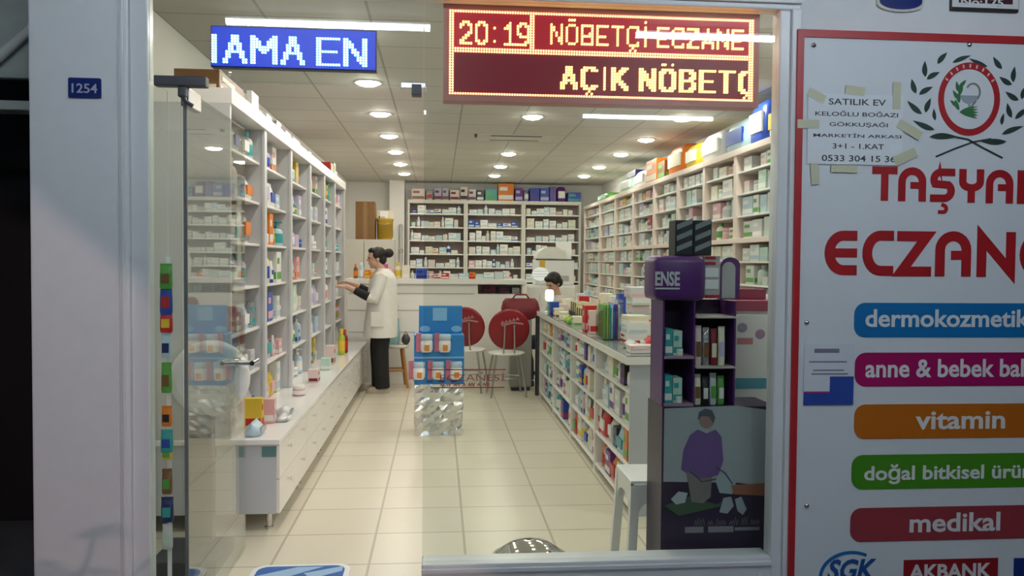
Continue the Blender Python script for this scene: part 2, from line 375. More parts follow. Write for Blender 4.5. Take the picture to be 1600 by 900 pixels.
# unseen slanted panel, added to cut the street light across the pillar
aw = MB()
d = Vector((0.166, 0, -0.142)).normalized(); nrm = Vector((0.142, 0, 0.166)).normalized()
a = Vector((0.60, -1.5, 1.915))
pts = [a - d*2.5, a + d*3.0, a + d*3.0 + nrm*2.2, a - d*2.5 + nrm*2.2]
aw.add([tuple(p) for p in pts] + [tuple(p + Vector((0, -0.03, 0))) for p in pts], [(0, 1, 2, 3), (7, 6, 5, 4), (0, 4, 5, 1), (1, 5, 6, 2), (2, 6, 7, 3), (3, 7, 4, 0)])
struct('shadow_panel', aw, mat('dark shadow panel', (0.03, 0.03, 0.035), 0.9), 'sloping panel added unseen behind the viewer to shade the pillar')
# ================================================================== GLYPHS drawn from strokes
GLY = {
 'A': [[(0, 0), (.5, 1), (1, 0)], [(.2, .35), (.8, .35)]], 'B': [[(0, 0), (0, 1), (.8, 1), (1, .85), (1, .65), (.8, .5), (1, .38), (1, .15), (.8, 0), (0, 0)], [(0, .5), (.8, .5)]],
 'C': [[(1, .82), (.8, 1), (.2, 1), (0, .8), (0, .2), (.2, 0), (.8, 0), (1, .18)]], 'E': [[(1, 1), (0, 1), (0, 0), (1, 0)], [(0, .5), (.8, .5)]],
 'I': [[(.5, 0), (.5, 1)]], 'K': [[(0, 0), (0, 1)], [(1, 1), (0, .45)], [(.25, .6), (1, 0)]], 'M': [[(0, 0), (0, 1), (.5, .4), (1, 1), (1, 0)]],
 'N': [[(0, 0), (0, 1), (1, 0), (1, 1)]], 'O': [[(.2, 0), (.8, 0), (1, .2), (1, .8), (.8, 1), (.2, 1), (0, .8), (0, .2), (.2, 0)]],
 'T': [[(0, 1), (1, 1)], [(.5, 1), (.5, 0)]], 'Z': [[(0, 1), (1, 1), (0, 0), (1, 0)]],
 '0': [[(.2, 0), (.8, 0), (1, .2), (1, .8), (.8, 1), (.2, 1), (0, .8), (0, .2), (.2, 0)]], '1': [[(.1, .75), (.5, 1), (.5, 0)], [(.1, 0), (.9, 0)]],
 '2': [[(0, .8), (.2, 1), (.8, 1), (1, .8), (1, .6), (0, 0), (1, 0)]], '9': [[(.1, 0), (.7, 0), (1, .25), (1, .8), (.8, 1), (.2, 1), (0, .8), (0, .6), (.2, .42), (1, .42)]],
 ':': [[(.5, .7), (.5, .78)], [(.5, .1), (.5, .18)]]}
def dots(ch, c0, r0, w, h, thick=1):
    """LED cells (column, row from the top) lit for one character in a w x h cell box"""
    out = set(); base = {'Ö': 'O', 'Ç': 'C', 'İ': 'I'}.get(ch, ch)
    for st in GLY[base]:
        for (xa, ya), (xb, yb) in zip(st, st[1:]):
            n = 4*max(w, h)
            for i in range(n + 1):
                x = (xa + (xb - xa)*i/n)*(w - thick); y = (1 - (ya + (yb - ya)*i/n))*(h - 1)
                for k in range(thick): out.add((c0 + int(round(x)) + k, r0 + int(round(y))))
    if ch == 'Ö': out |= {(c0 + 1, r0 - 2), (c0 + w - 2, r0 - 2), (c0 + 2, r0 - 2)}
    if ch == 'İ': out |= {(c0 + w//2, r0 - 2)}
    if ch == 'Ç': out |= {(c0 + w//2, r0 + h), (c0 + w//2 + 1, r0 + h + 1), (c0 + w//2 - 1, r0 + h + 1)}
    return out
def led_cells(mb, cells, x0, ztop, px, pz, d0, d1, k=0.86):
    for c, r in sorted(cells):
        cx, cz = x0 + (c + .5)*px, ztop - (r + .5)*pz
        mb.prism([(cx + px*k/2*math.cos(PI/3*q), cz + pz*k/2*math.sin(PI/3*q)) for q in range(6)], d0, d1)
    return mb

# red LED sign
x0, x1, z0, z1 = 0.034, 1.266, 2.106, 2.437
sg = thing('led_sign', ((x0 + x1)/2, 3.30, z0), 'large red scrolling sign with clock hung behind the window', 'LED sign')
W, H = (x1 - x0), (z1 - z0); hx = W/2; NC, NR = 120, 32; px, pz = W/NC, H/NR
M_rframe = mat('pinkish sign frame', (0.62, 0.24, 0.22), 0.4)
MB().rbox(-hx - .022, hx + .022, 0.012, 0.085, -0.024, H + 0.024, 0.004)\
    .box(-hx - .022, hx + .022, 0.0, 0.012, -0.024, 0.0).box(-hx - .022, hx + .022, 0.0, 0.012, H, H + .024)\
    .box(-hx - .022, -hx, 0.0, 0.012, 0.0, H).box(hx, hx + .022, 0.0, 0.012, 0.0, H).build('case', M_rframe, sg)
MB().box(-hx, hx, 0.008, 0.012, H*.55, H).build('clock_panel', mat('lit dark red panel', (0.10, 0.0, 0.01), 0.4, emit=(0.55, 0.004, 0.02), estr=0.62), sg)
MB().box(-hx, hx, 0.008, 0.012, 0.0, H*.55).build('text_panel', mat('dim dark red panel', (0.06, 0.0, 0.01), 0.35, emit=(0.22, 0.002, 0.012), estr=0.5), sg)
cells = {(c, r) for c in range(NC) for r in (0, 14, 15, 31)} | {(c, r) for c in (0, 1, 118, 119) for r in range(NR)} | {(c, r) for c in (31, 32) for r in range(15)}
led_cells(MB(), cells, -hx, H, px, pz, 0.002, 0.008).build('border_lights', emitter('red sign border glow', (1.0, 0.36, 0.16), 5.0), sg)
M_amber = emitter('amber sign text glow', (1.0, 0.60, 0.17), 4.2)
def lit(q, nm='lit_character'):
    q = {k for k in q if k[0] < 118}
    if q: led_cells(MB(), q, -hx, H, px, pz, 0.001, 0.008, 0.95).build(nm, M_amber, sg)
for ch, c in zip('20:19', (4, 10, 16, 21, 26)): lit(dots(ch, c, 4, 5 if ch != ':' else 3, 9))
c = 39
for ch in 'NÖBETÇİ':
    wd = 3 if ch == 'İ' else 5; lit(dots(ch, c, 4, wd, 8)); c += wd + 1
c += 2
for ch in 'ECZANE':
    lit(dots(ch, c, 4, 5, 8)); c += 6
c = 43
for ch in 'AÇIK NÖBETÇ':
    if ch == ' ': c += 3; continue
    wd = 3 if ch == 'I' else 7
    lit(dots(ch, c, 20, wd, 9, 2 if wd > 3 else 1)); c += wd + 1
for s in (-0.42, 0.42):
    MB().box(s - 0.012, s + 0.012, 0.03, 0.06, H + .024, H + 0.06).box(s - .003, s + .003, 0.04, 0.046, H + .06, Z_CEIL - z0).build('hanger', M_steel, sg)
# blue LED sign
x0, x1, z0, z1 = -0.846, -0.243, 2.170, 2.315
sg = thing('led_sign', ((x0 + x1)/2, 3.20, z0), 'small blue scrolling sign mounted on the transom over the door', 'LED sign')
W, H = (x1 - x0), (z1 - z0); hx = W/2; NC, NR = 60, 15; px, pz = W/NC, H/NR
MB().rbox(-hx - .004, hx + .004, 0.006, 0.048, -0.004, H + 0.004, 0.003).build('case', mat('blue black case', (0.01, 0.012, 0.06), 0.4), sg)
MB().box(-hx, hx, 0.003, 0.006, 0.0, H).build('display_panel', mat('lit blue panel', (0.0, 0.01, 0.15), 0.4, emit=(0.0, 0.03, 0.62), estr=0.85), sg)
M_cyan = emitter('cyan sign text glow', (0.28, 0.78, 1.0), 5.0); c = 0
for ch, wd in (('I', 3), ('A', 9), ('M', 10), ('A', 9), (' ', 2), ('E', 9), ('N', 9)):
    if ch != ' ':
        q = dots(ch, c, 3, wd, 11, 2 if wd > 3 else 1) | ({(0, r) for r in range(3, 14)} if ch == 'I' else set())
        led_cells(MB(), {k for k in q if k[0] < 60}, -hx, H, px, pz, -0.001, 0.003, 0.95).build('lit_character', M_cyan, sg)
    c += wd + 1

# ================================================================== FURNITURE
# white display cabinets along the wall
LB = [4.50, 5.41, 6.34, 7.27, 8.15, 8.95, 9.85]
LX0, LX1 = -1.59, -1.10
L_SHELF = [0.50, 0.77, 1.03, 1.29, 1.55, 1.81, 2.06]
M_div = mat('grey white divider', (0.60, 0.60, 0.61), 0.4, nscale=3, var=0.03)
for i, (a, b) in enumerate(zip(LB, LB[1:])):
    t = thing('display_cabinet', (LX1, a, 0.497), f'white open display cabinet standing on the white bench, {ORD[i]} from the door', 'cabinet', 'white display cabinets on the bench')
    L = b - a
    MB().box(LX0 - LX1, LX0 - LX1 + .012, 0.001, L - .001, 0, 1.853).build('back_panel', M_lam, t)
    for y0, y1 in ((0.001, 0.026), (L - .026, L - .001)):
        MB().box(LX0 - LX1 + .013, -0.012, y0, y1, 0, 1.77).box(-0.012, 0.004, y0 - (0 if y0 < .1 else .008), y1 + (.008 if y0 < .1 else 0), 0, 1.77).build('side_panel', [M_div, M_lam], t)
    MB().rbox(-0.49, 0.015, 0.0, L, 1.77, 1.853, 0.004).build('cornice', M_lam, t)
    for z in L_SHELF[1:]:
        MB().rbox(LX0 - LX1 + .013, -0.03, 0.027, L - .027, z - .497 - .016, z - .497, 0.003).build('shelf', M_lam, t)
# bench under the cabinets
for i, (a, b) in enumerate(zip(LB, LB[1:])):
    t = thing('drawer_unit', (-0.86, a, 0.0), f'low white drawer unit under the bench top, {ORD[i]} from the door', 'drawer unit', 'low white drawer units of the bench')
    L = b - a
    MB().rbox(-0.73, 0.0, 0.001, L - .001, 0.092, 0.463, 0.003).build('carcass', M_lamgrey if i == 0 else M_lam, t)
    for c in range(2):
        for r in range(2):
            y0 = .004 + c*L/2; z0 = .094 + r*.185
            d = MB().rbox(0.0, 0.018, y0, y0 + L/2 - .008, z0, z0 + .181, 0.003).build('drawer', M_lam, t)
            MB().lathe([(.006, 0), (.006, .014), (.012, .018), (.012, .024)], 10, T=Matrix.Translation((.018, y0 + L/4, z0 + .13)) @ Matrix.Rotation(PI/2, 4, 'Y')).build('knob', M_chrome, d)
    for x in (-0.05, -0.66):
        for y in (0.06, L - .06):
            MB().lathe([(.016, .004), (.016, .092)], 10, c=(x, y, 0)).lathe([(.024, 0), (.024, .01)], 10, c=(x, y, 0)).build('leg', M_steel, t)
    if i == 0:
        M_teal = mat('teal tape', (0.10, 0.22, 0.22), 0.5)
        for xa in (-0.05, -0.36):
            MB().box(xa - .025, xa + .05, -0.0025, 0.001, 0.40, 0.455).build('corner_tape', M_teal, t)
t = MB().rbox(-1.595, -0.838, 4.485, 9.86, 0.465, 0.496, 0.006).build('bench_worktop', mat('glossy white worktop', (0.84, 0.84, 0.82), 0.12, nscale=3, var=0.02))
tag(t, 'long glossy white bench top running under the display cabinets', 'worktop')

# pink shelving along the other wall
RB = [5.2, 6.1, 6.9, 7.74, 8.62, 9.60, 10.64, 11.75, 12.90, 14.30]
RX0, RX1 = 2.50, 2.91
R_SHELF = [2.22, 2.035, 1.85, 1.66, 1.47, 1.28, 1.09, 0.90]
for i, (a, b) in enumerate(zip(RB, RB[1:])):
    t = thing('wall_shelving_unit', (RX0, a, 0.0), f'pale pink shelving unit full of cartons, {ORD[i]} from the window', 'shelving', 'pale pink shelving units')
    L = b - a
    MB().box(RX1 - RX0 - .012, RX1 - RX0, 0.001, L - .001, 0, 2.40).build('back_panel', M_pinkback if i % 2 == 0 else M_cream, t)
    for y0, y1 in ((0.001, 0.032), (L - .032, L - .001)):
        MB().box(0.0, RX1 - RX0 - .013, y0, y1, 0.0, 2.36).build('side_panel', M_cream, t)
    MB().rbox(-0.01, RX1 - RX0, 0.0, L, 2.36, 2.412, 0.004).build('top_panel', M_cream, t)
    for z in R_SHELF:
        led = abs(z - 1.66) < .01
        MB().rbox(-0.02 if led else .012, RX1 - RX0 - .013, 0.033 if not led else 0.0, L - .033 if not led else L, z - (.04 if led else .016), z, 0.003).build('ledge' if led else 'shelf', M_cream if led else M_lam, t)
    MB().rbox(0.005, RX1 - RX0 - .013, 0.033, L - .033, 0.05, 0.87, 0.004).build('base_cupboard', M_cream, t)

# back wall shelving
BB = [-0.545, 0.46, 1.468, 2.485]
B_SHELF = [2.274, 2.042, 1.811, 1.578, 1.346, 1.11]
M_bframe = mat('greyed cream laminate', (0.66, 0.63, 0.58), 0.45, nscale=3, var=0.03)
for i, (a, b) in enumerate(zip(BB, BB[1:])):
    t = thing('wall_shelving_unit', (a, 14.5, 0.0), f'{["first", "middle", "third"][i]} bay of the medicine shelving on the back wall, counted from the cabinets', 'shelving', 'back wall shelving bays')
    L = b - a
    MB().box(0.001, L - .001, 0.39, 0.40, 0, 2.5).build('back_panel', M_pinkback, t)
    for x0, x1 in ((0.001, 0.035), (L - .035, L - .001)):
        MB().box(x0, x1, 0.0, 0.389, 0.0, 2.45).build('side_panel', M_bframe, t)
    MB().rbox(0.0, L, -0.01, 0.40, 2.45, 2.51, 0.004).build('top_panel', M_bframe, t)
    for z in B_SHELF:
        MB().rbox(0.036, L - .036, 0.01, 0.389, z - .022, z, 0.003).build('shelf', M_lam, t)
    MB().rbox(0.036, L - .036, 0.006, 0.389, 0.05, 1.05, 0.004).build('base_cupboard', M_bframe, t)

# long counter with open shelves
CB = [4.63, 5.70, 6.77, 7.84, 8.90]
CX0, CX1 = 1.085, 1.60
C_SHELF = [0.06, 0.285, 0.50, 0.715]
for i, (a, b) in enumerate(zip(CB, CB[1:])):
    t = thing('counter_unit', (CX0, a, 0.0), f'counter unit with open product shelves facing the aisle, {ORD[i]} from the window', 'counter', 'counter units with open shelves')
    L = b - a
    MB().box(0.40, 0.51, 0.001, L - .001, 0.04, 0.868).build('back_panel', M_lam, t)
    for k, (y0, y1) in enumerate(((0.001, 0.02), (L - .02, L - .001))):
        MB().box(0.0, 0.399, y0, y1, 0.0, 0.868).build('side_panel', M_lamgrey if (i == 0 and k == 0) else M_lam, t)
    for z in C_SHELF:
        MB().rbox(0.002, 0.399, 0.021, L - .021, z - .018, z, 0.003).build('shelf', M_lam, t)
    MB().box(0.03, 0.045, 0.021, L - .021, 0.0, 0.042).build('plinth', mat('brown plinth', (0.20, 0.17, 0.12), 0.6), t)
MB_ct = MB().rbox(1.055, 1.63, 4.60, 8.92, 0.872, 0.918, 0.004).build('counter_worktop', M_lam)
tag(MB_ct, 'long white counter top with a dark glass edge beside the aisle', 'worktop')
MB().rbox(1.058, 1.627, 4.603, 8.917, 0.918, 0.926, 0.002).build('glass_cover', mat('dark edged glass', (0.30, 0.33, 0.31), 0.12), MB_ct)
t = thing('end_panel', (1.06, 8.93, 0.0), 'dark grey upright panel closing the far end of the counter', 'panel')
MB().rbox(0.0, 0.45, 0.0, 0.05, 0.0, 0.87, 0.004).build('board', mat('charcoal laminate', (0.06, 0.06, 0.065), 0.5), t)
MB().rbox(-0.012, 0.0, -0.004, 0.054, 0.0, 0.87, 0.003).build('edge_strip', M_black, t)

# white dispensing counter across the back
t = thing('dispensing_counter', (-1.08, 9.95, 0.0), 'tall white dispensing counter across the back of the shop', 'counter')
MB().box(0.0, 1.52, 0.0, 0.5, 0.0, 1.175).box(1.52, 2.10, 0.0, 0.5, 0.0, 1.06).box(1.52, 1.545, 0.0, 0.5, 1.06, 1.175).box(2.075, 2.10, 0, 0.5, 1.06, 1.175).box(1.545, 2.075, 0.45, 0.5, 1.06, 1.175).build('carcass', M_lam, t)
for z in (0.60, 0.86, 1.06):
    MB().box(0.02, 1.50, -0.004, 0.0, z, z + .006).build('groove', mat('shadow line grey', (0.32, 0.31, 0.29), 0.6), t)
MB().rbox(-0.02, 2.13, -0.04, 0.54, 1.176, 1.236, 0.006).build('worktop', M_lam, t)

# ================================================================== PRODUCTS
PAL = {'white': (0.80, 0.80, 0.77), 'cream': (0.78, 0.72, 0.55), 'pale grey': (0.60, 0.62, 0.63), 'pale blue': (0.45, 0.62, 0.72), 'blue': (0.02, 0.07, 0.42),
       'teal': (0.04, 0.36, 0.36), 'mint': (0.50, 0.70, 0.60), 'green': (0.10, 0.36, 0.06), 'lime': (0.45, 0.52, 0.04), 'yellow': (0.72, 0.52, 0.04), 'orange': (0.75, 0.20, 0.01),
       'red': (0.52, 0.02, 0.02), 'pink': (0.74, 0.42, 0.44), 'magenta': (0.45, 0.02, 0.16), 'lilac': (0.50, 0.46, 0.68), 'purple': (0.14, 0.03, 0.26), 'brown': (0.20, 0.09, 0.03),
       'black': (0.015, 0.015, 0.018), 'silver': (0.62, 0.63, 0.65), 'maroon': (0.20, 0.01, 0.02), 'navy': (0.01, 0.02, 0.12), 'pale pink': (0.76, 0.60, 0.57)}
def pm(c, kind=''):
    if c == 'silver': return mat('silver foil', PAL[c], 0.18, 0.9, nscale=14, var=0.25, bump=0.6)
    return mat(c + ' printed card', PAL[c], 0.38, var=0.04, nscale=6)
_P = {}
def pmesh(kind, c, a):
    """unit-size product: 1 wide (X), 1 deep (Y), 1 tall, front towards -Y"""
    if (kind, c, a) in _P: return _P[(kind, c, a)]
    m = MB()
    if kind in ('medicine_carton', 'product_carton', 'box'):
        m.rbox(-.5, .5, -.49, .5, 0, 1, 0.012)
        m.box(-.46, .46, -.5, -.48, .10, .34, 1)
        m.box(-.40, .10, -.5, -.48, .60, .80, 1)
        m.box(.5, .505, -.42, .42, .10, .34, 1); m.box(-.505, -.5, -.42, .42, .10, .34, 1)
    elif kind == 'bottle':
        m.lathe([(.40, 0), (.47, .02), (.47, .62), (.40, .72), (.20, .80), (.20, .83)], 16)
        m.lathe([(.475, .15), (.48, .16), (.48, .52), (.475, .53)], 16, mi=1, cap=False)
        m.lathe([(.24, .81), (.24, .98), (.21, 1.0)], 14, mi=1)
    elif kind == 'pump_bottle':
        m.lathe([(.44, 0), (.48, .02), (.48, .60), (.36, .68), (.16, .72), (.16, .76)], 16)
        m.lathe([(.485, .12), (.488, .13), (.488, .5), (.485, .51)], 16, mi=1, cap=False)
        m.lathe([(.20, .74), (.20, .82), (.06, .83), (.06, .94), (.18, .95), (.18, 1.0)], 12, mi=1)
        m.box(-.05, .05, -.46, 0, .94, .99, 1)
    elif kind == 'tube':
        r = []
        for z, hx_, hy_ in ((.16, .40, .40), (.5, .44, .32), (.88, .47, .10), (1.0, .48, .04)):
            r.append([(hx_*math.cos(2*PI*k/16), hy_*math.sin(2*PI*k/16), z) for k in range(16)])
        m.loft(r); m.lathe([(.34, 0), (.36, .16)], 16, mi=1); m.box(-.3, .3, -.375, -.28, .38, .58, 1)
    elif kind == 'jar':
        m.lathe([(.42, 0), (.48, .04), (.48, .62), (.42, .68)], 18); m.lathe([(.485, .12), (.487, .5)], 18, mi=1, cap=False)
        m.lathe([(.46, .66), (.49, .70), (.49, .96), (.44, 1.0)], 18, mi=1)
    elif kind == 'pouch':
        r = []
        for z, hx_, hy_ in ((0, .46, .36), (.12, .50, .50), (.5, .49, .46), (.84, .47, .16), (.9, .48, .05), (1.0, .49, .04)):
            r.append([(hx_*math.copysign(abs(math.cos(2*PI*k/20))**.6, math.cos(2*PI*k/20)), hy_*math.copysign(abs(math.sin(2*PI*k/20))**.8, math.sin(2*PI*k/20)), z) for k in range(20)])
        m.loft(r); m.box(-.32, .32, -.535, -.40, .22, .60, 1)
    elif kind == 'bag':
        r = []
        for z, s1, s2 in ((0, .44, .44), (.08, .49, .49), (.45, .50, .50), (.8, .47, .45), (.93, .42, .36), (1.0, .30, .2)):
            r.append([(s1*math.copysign(abs(math.cos(2*PI*k/20))**.45, math.cos(2*PI*k/20)), s2*math.copysign(abs(math.sin(2*PI*k/20))**.45, math.sin(2*PI*k/20)), z) for k in range(20)])
        m.loft(r); m.box(-.36, .36, -.515, -.45, .25, .70, 1)
    me = m.mesh(kind, [pm(c), pm(a)]); _P[(kind, c, a)] = me
    return me
CAT = {'medicine_carton': 'medicine box', 'product_carton': 'box', 'box': 'box', 'bottle': 'bottle', 'pump_bottle': 'bottle', 'tube': 'tube', 'jar': 'jar', 'pouch': 'pouch', 'bag': 'bag'}
NAM = {'bottle': 'product_bottle', 'tube': 'cream_tube', 'jar': 'cream_jar', 'pouch': 'product_pouch', 'bag': 'product_bag', 'box': 'storage_box'}
WRD = {'medicine_carton': 'medicine carton', 'product_carton': 'product carton', 'pump_bottle': 'pump bottle', 'tube': 'cream tube', 'jar': 'cream jar', 'pouch': 'pouch', 'bag': 'bag', 'bottle': 'bottle', 'box': 'box'}
def product(kind, c, a, x, y, z, w, d, h, rz, label, group=None):
    o = bpy.data.objects.new(NAM.get(kind, kind), pmesh(kind, c, a)); COL.objects.link(o)
    o.location = (x, y, z + .0008); o.scale = (w, d, h); o.rotation_euler.z = rz
    return tag(o, label, CAT[kind], group)
SZ = {'medicine_carton': ((.06, .13), (.08, .14), (.05, .13)), 'product_carton': ((.06, .14), (.07, .14), (.09, .19)), 'bottle': ((.05, .08), (.05, .08), (.12, .20)),
      'pump_bottle': ((.055, .08), (.055, .08), (.15, .20)), 'tube': ((.05, .07), (.04, .05), (.12, .17)), 'jar': ((.07, .10), (.07, .10), (.06, .09)),
      'pouch': ((.11, .17), (.07, .12), (.13, .19)), 'bag': ((.18, .30), (.16, .24), (.16, .24))}
def pick(rng, table):
    t = sum(v for _, v in table); k = rng.random()*t
    for n_, v in table:
        k -= v
        if k <= 0: return n_
    return table[-1][0]
def fill(rng, length, pos, z, clear, depth, rz, kinds, cols, accs, where, group, gap=(0.004, 0.03), hscale=1.0, wscale=1.0, skip=0.0):
    """Line products up along one shelf; pos(u, back) gives the point u along the shelf, set back from its front edge."""
    u = rng.uniform(.005, .03); n = 0
    while True:
        k = pick(rng, kinds); (a0, a1), (b0, b1), (h0, h1) = SZ[k]
        w_ = rng.uniform(a0, a1)*wscale; d_ = min(rng.uniform(b0, b1), depth - .02); h_ = min(rng.uniform(h0, h1)*hscale, clear - .012)
        if k in ('bottle', 'pump_bottle', 'jar'): d_ = w_
        if u + w_ > length - .004: break
        if rng.random() < skip:
            u += w_*rng.uniform(.5, 1.2); continue
        x, y = pos(u + w_/2, d_/2 + rng.uniform(.012, .03))
        c, a = pick(rng, cols), pick(rng, accs)
        if a == c: a = 'white' if c != 'white' else 'pale blue'
        product(k, c, a, x, y, z, w_, d_, h_, rz, f'{c} {WRD[k]} with {a} print, {ORD[n] if n < 20 else "last"} along {where}', group)
        n += 1; u += w_ + rng.uniform(*gap)

rng = random.Random(4)
# left cabinets: seven shelves in six bays, counted from the bench up
ROWN = ['bottom', 'second', 'third', 'fourth', 'fifth', 'sixth', 'top', 'eighth']
for b in range(6):
    a, L = LB[b], LB[b + 1] - LB[b]
    for r in range(7):
        clear = (L_SHELF[r + 1] if r < 6 else 2.27) - L_SHELF[r] - .02
        cols = [('white', 5), ('pale grey', 2), ('pale blue', 2), ('lilac', 1.6), ('mint', 1.2), ('cream', 1.2), ('pale pink', 1.6), ('teal', .4), ('blue', .5), ('yellow', .5), ('pink', .8), ('orange', .25)]
        kinds = [('product_carton', 4), ('bottle', 2), ('pump_bottle', 1), ('tube', 1), ('jar', .6), ('pouch', .6)]
        if b == 0:
            cols = [('silver', 4), ('white', 2), ('pale grey', 2), ('lilac', 1), ('pale pink', 1), ('pale blue', 1)]; kinds = [('pouch', 4), ('product_carton', 2), ('bottle', 1)]
        fill(rng, L - .06, lambda u, k, a=a: (LX1 - .03 - k, a + .03 + u), L_SHELF[r], clear, .42, PI/2, kinds, cols,
             [('white', 2), ('blue', 1), ('teal', 1), ('pink', 1), ('orange', .6), ('lilac', 1), ('green', .6)],
             f'{ROWN[r]} shelf, {ORD[b]} display cabinet', 'products in the white display cabinets', gap=(.02, .07), hscale=1.15, wscale=1.35, skip=.10)
# pink shelving
for b in range(9):
    a, L = RB[b], RB[b + 1] - RB[b]
    for r in range(8):
        if b == 0 and r > 4: continue
        clear = (R_SHELF[r - 1] if r else 2.36) - R_SHELF[r] - (.045 if r == 4 else .02)
        fill(rng, L - .08, lambda u, k, a=a: (RX0 + .02 + k, a + .04 + u), R_SHELF[r], clear, .36, -PI/2,
             [('medicine_carton', 2.6), ('product_carton', 2.2), ('bottle', 1), ('jar', .5)],
             [('white', 7), ('pale grey', 2.5), ('mint', 1), ('cream', 1.5), ('pale blue', .8), ('pale pink', 1.2), ('pink', .4), ('yellow', .3), ('lilac', .4), ('red', .15)],
             [('white', 1), ('mint', 2), ('pale blue', 1.5), ('pale grey', 2), ('pink', .6), ('green', .4), ('orange', .3)],
             f'{["top", "second", "third", "fourth", "fifth", "sixth", "seventh", "eighth"][r]} shelf, {ORD[b]} pink unit', 'products on the pink shelving', gap=(.003, .03), hscale=1.30, wscale=1.75, skip=.04)
# back wall shelving
for b in range(3):
    a, L = BB[b], BB[b + 1] - BB[b]
    for r in range(6):
        cl = 0.205 - .02
        cols = [('white', 9), ('pale grey', 2), ('cream', 1), ('pale blue', .8), ('pale pink', .8)]
        if b == 1 and r == 4: cols = [('pale blue', 3), ('lilac', 2), ('white', 2), ('blue', .7), ('pink', 1)]
        if r == 5: cols = [('white', 4), ('red', .8), ('orange', .8), ('pale blue', 1), ('cream', 1)]
        if b == 1 and r == 1: cols = [('white', 7), ('blue', 2)]
        fill(rng, L - .08, lambda u, k, a=a: (a + .04 + u, 14.51 + k), B_SHELF[r], cl, .34, 0.0, [('medicine_carton', 6), ('bottle', .6), ('jar', .4)], cols,
             [('white', 1), ('pale grey', 3), ('pale blue', 2), ('mint', 1), ('orange', .3), ('blue', .4)],
             f'{["top", "second", "third", "fourth", "fifth", "lowest"][r]} back wall shelf, {["first", "middle", "third"][b]} bay', 'medicines on the back wall shelving', gap=(.002, .02), hscale=rng.uniform(1.0, 1.5), wscale=1.1)
# open shelves of the counter
for b in range(4):
    a, L = CB[b], CB[b + 1] - CB[b]
    for r in range(4):
        clear = (C_SHELF[r + 1] if r < 3 else .868) - C_SHELF[r] - .02
        cols = [('white', 4), ('cream', 2), ('pale grey', 2), ('pale pink', 1.5), ('pale blue', 1.6), ('mint', .8), ('purple', .8), ('blue', .7), ('red', .5), ('teal', .6), ('lime', .5), ('orange', .3), ('black', .3)]
        fill(rng, L - .05, lambda u, k, a=a: (CX0 + .0 + k, a + .025 + u), C_SHELF[r], clear, .36, -PI/2, [('product_carton', 4), ('bottle', 1.5), ('pouch', 1.6), ('tube', 1), ('pump_bottle', .7)], cols,
             [('white', 3), ('blue', 1), ('green', 1), ('red', .7), ('purple', .6), ('yellow', .6), ('teal', .8)],
             f'{["bottom", "second", "third", "top"][r]} shelf, {ORD[b]} counter unit', 'products in the counter shelves', gap=(.004, .03), hscale=1.15, wscale=1.3, skip=.02)

# ================================================================== SIGN BOARD beside the window
YB = 3.20
def S(x, y, Y=YB):
    p = onY(x, y, Y); return (p.x, p.z)
M_board = mat('white sign face', (0.70, 0.74, 0.78), 0.45, nscale=2, var=0.02)
M_bred = mat('sign border red', (0.40, 0.015, 0.02), 0.4)
bx0, bz1 = S(1256, 58); bx1 = 2.88; bz0 = 0.02
sb = thing('sign_board', (bx0, YB, bz0), 'big white pharmacy sign board with red border, wreath emblem and coloured bands', 'sign')
wb(MB().box(bx0, bx1, YB, YB + .035, bz0, bz1), 'face_panel', M_board, sb)
wb(MB().box(bx0 - .026, bx0, YB - .006, YB + .036, bz0 - .02, bz1 + .03).box(bx0, bx1 + .03, YB - .006, YB + .036, bz1, bz1 + .03).box(bx1, bx1 + .03, YB - .006, YB + .036, bz0 - .02, bz1), 'border', M_bred, sb)
for q in ((1271, 71), (1514, 70), (1260, 504), (1260, 790)):
    x, z = S(*q)
    wb(MB().lathe([(.011, 0), (.011, .003), (.008, .007), (.0005, .009)], 12, T=Matrix.Translation((x, YB, z)) @ Matrix.Rotation(PI/2, 4, 'X')), 'mounting_screw', M_chrome, sb)
Y1, Y2 = YB - .0025, YB      # lettering layer in front of the face
# emblem: red ring, cup and snake, leaves
ex, ez = S(1514, 155); er = abs(S(1562, 155)[0] - ex)
m = MB(); ring_o, ring_i = disc(ex, ez, er, 40, 1.12), disc(ex, ez, er*.82, 40, 1.12)
for i in range(40):
    j = (i + 1) % 40; m.prism([ring_o[i], ring_o[j], ring_i[j], ring_i[i]], Y1, Y2)
em = wb(m, 'emblem_ring', M_bred, sb)
m = MB()
for i in range(9):
    a = R(35 + i*110/8); m.ribbon([(ex + er*.86*math.cos(a), ez + er*.96*math.sin(a)), (ex + er*.96*math.cos(a), ez + er*1.07*math.sin(a))], er*.05, Y1 - .001, Y1)
wb(m, 'ring_lettering', mat('pale lettering', (0.72, 0.62, 0.64), 0.5), sb, em)
u = er*.01
m = MB().ribbon(arc(ex + 12*u, ez + 22*u, 22*u, 26*u, 150, -60, 16), 5*u, Y1, Y2).ribbon([(ex + 22*u, ez - 4*u), (ex + 12*u, ez - 18*u), (ex + 2*u, ez - 30*u)], 5*u, Y1, Y2)
wb(m, 'snake', mat('emblem grey', (0.22, 0.20, 0.20), 0.5), sb)
m = MB().prism(arc(ex, ez + 8*u, 26*u, 22*u, 180, 360, 12), Y1, Y2).ribbon([(ex, ez - 10*u), (ex + 2*u, ez - 34*u)], 6*u, Y1, Y2).ribbon([(ex - 27*u, ez + 9*u), (ex + 27*u, ez + 9*u)], 3.5*u, Y1 - .001, Y2)
wb(m, 'cup', mat('emblem blue grey', (0.30, 0.36, 0.42), 0.5), sb)
m = MB()
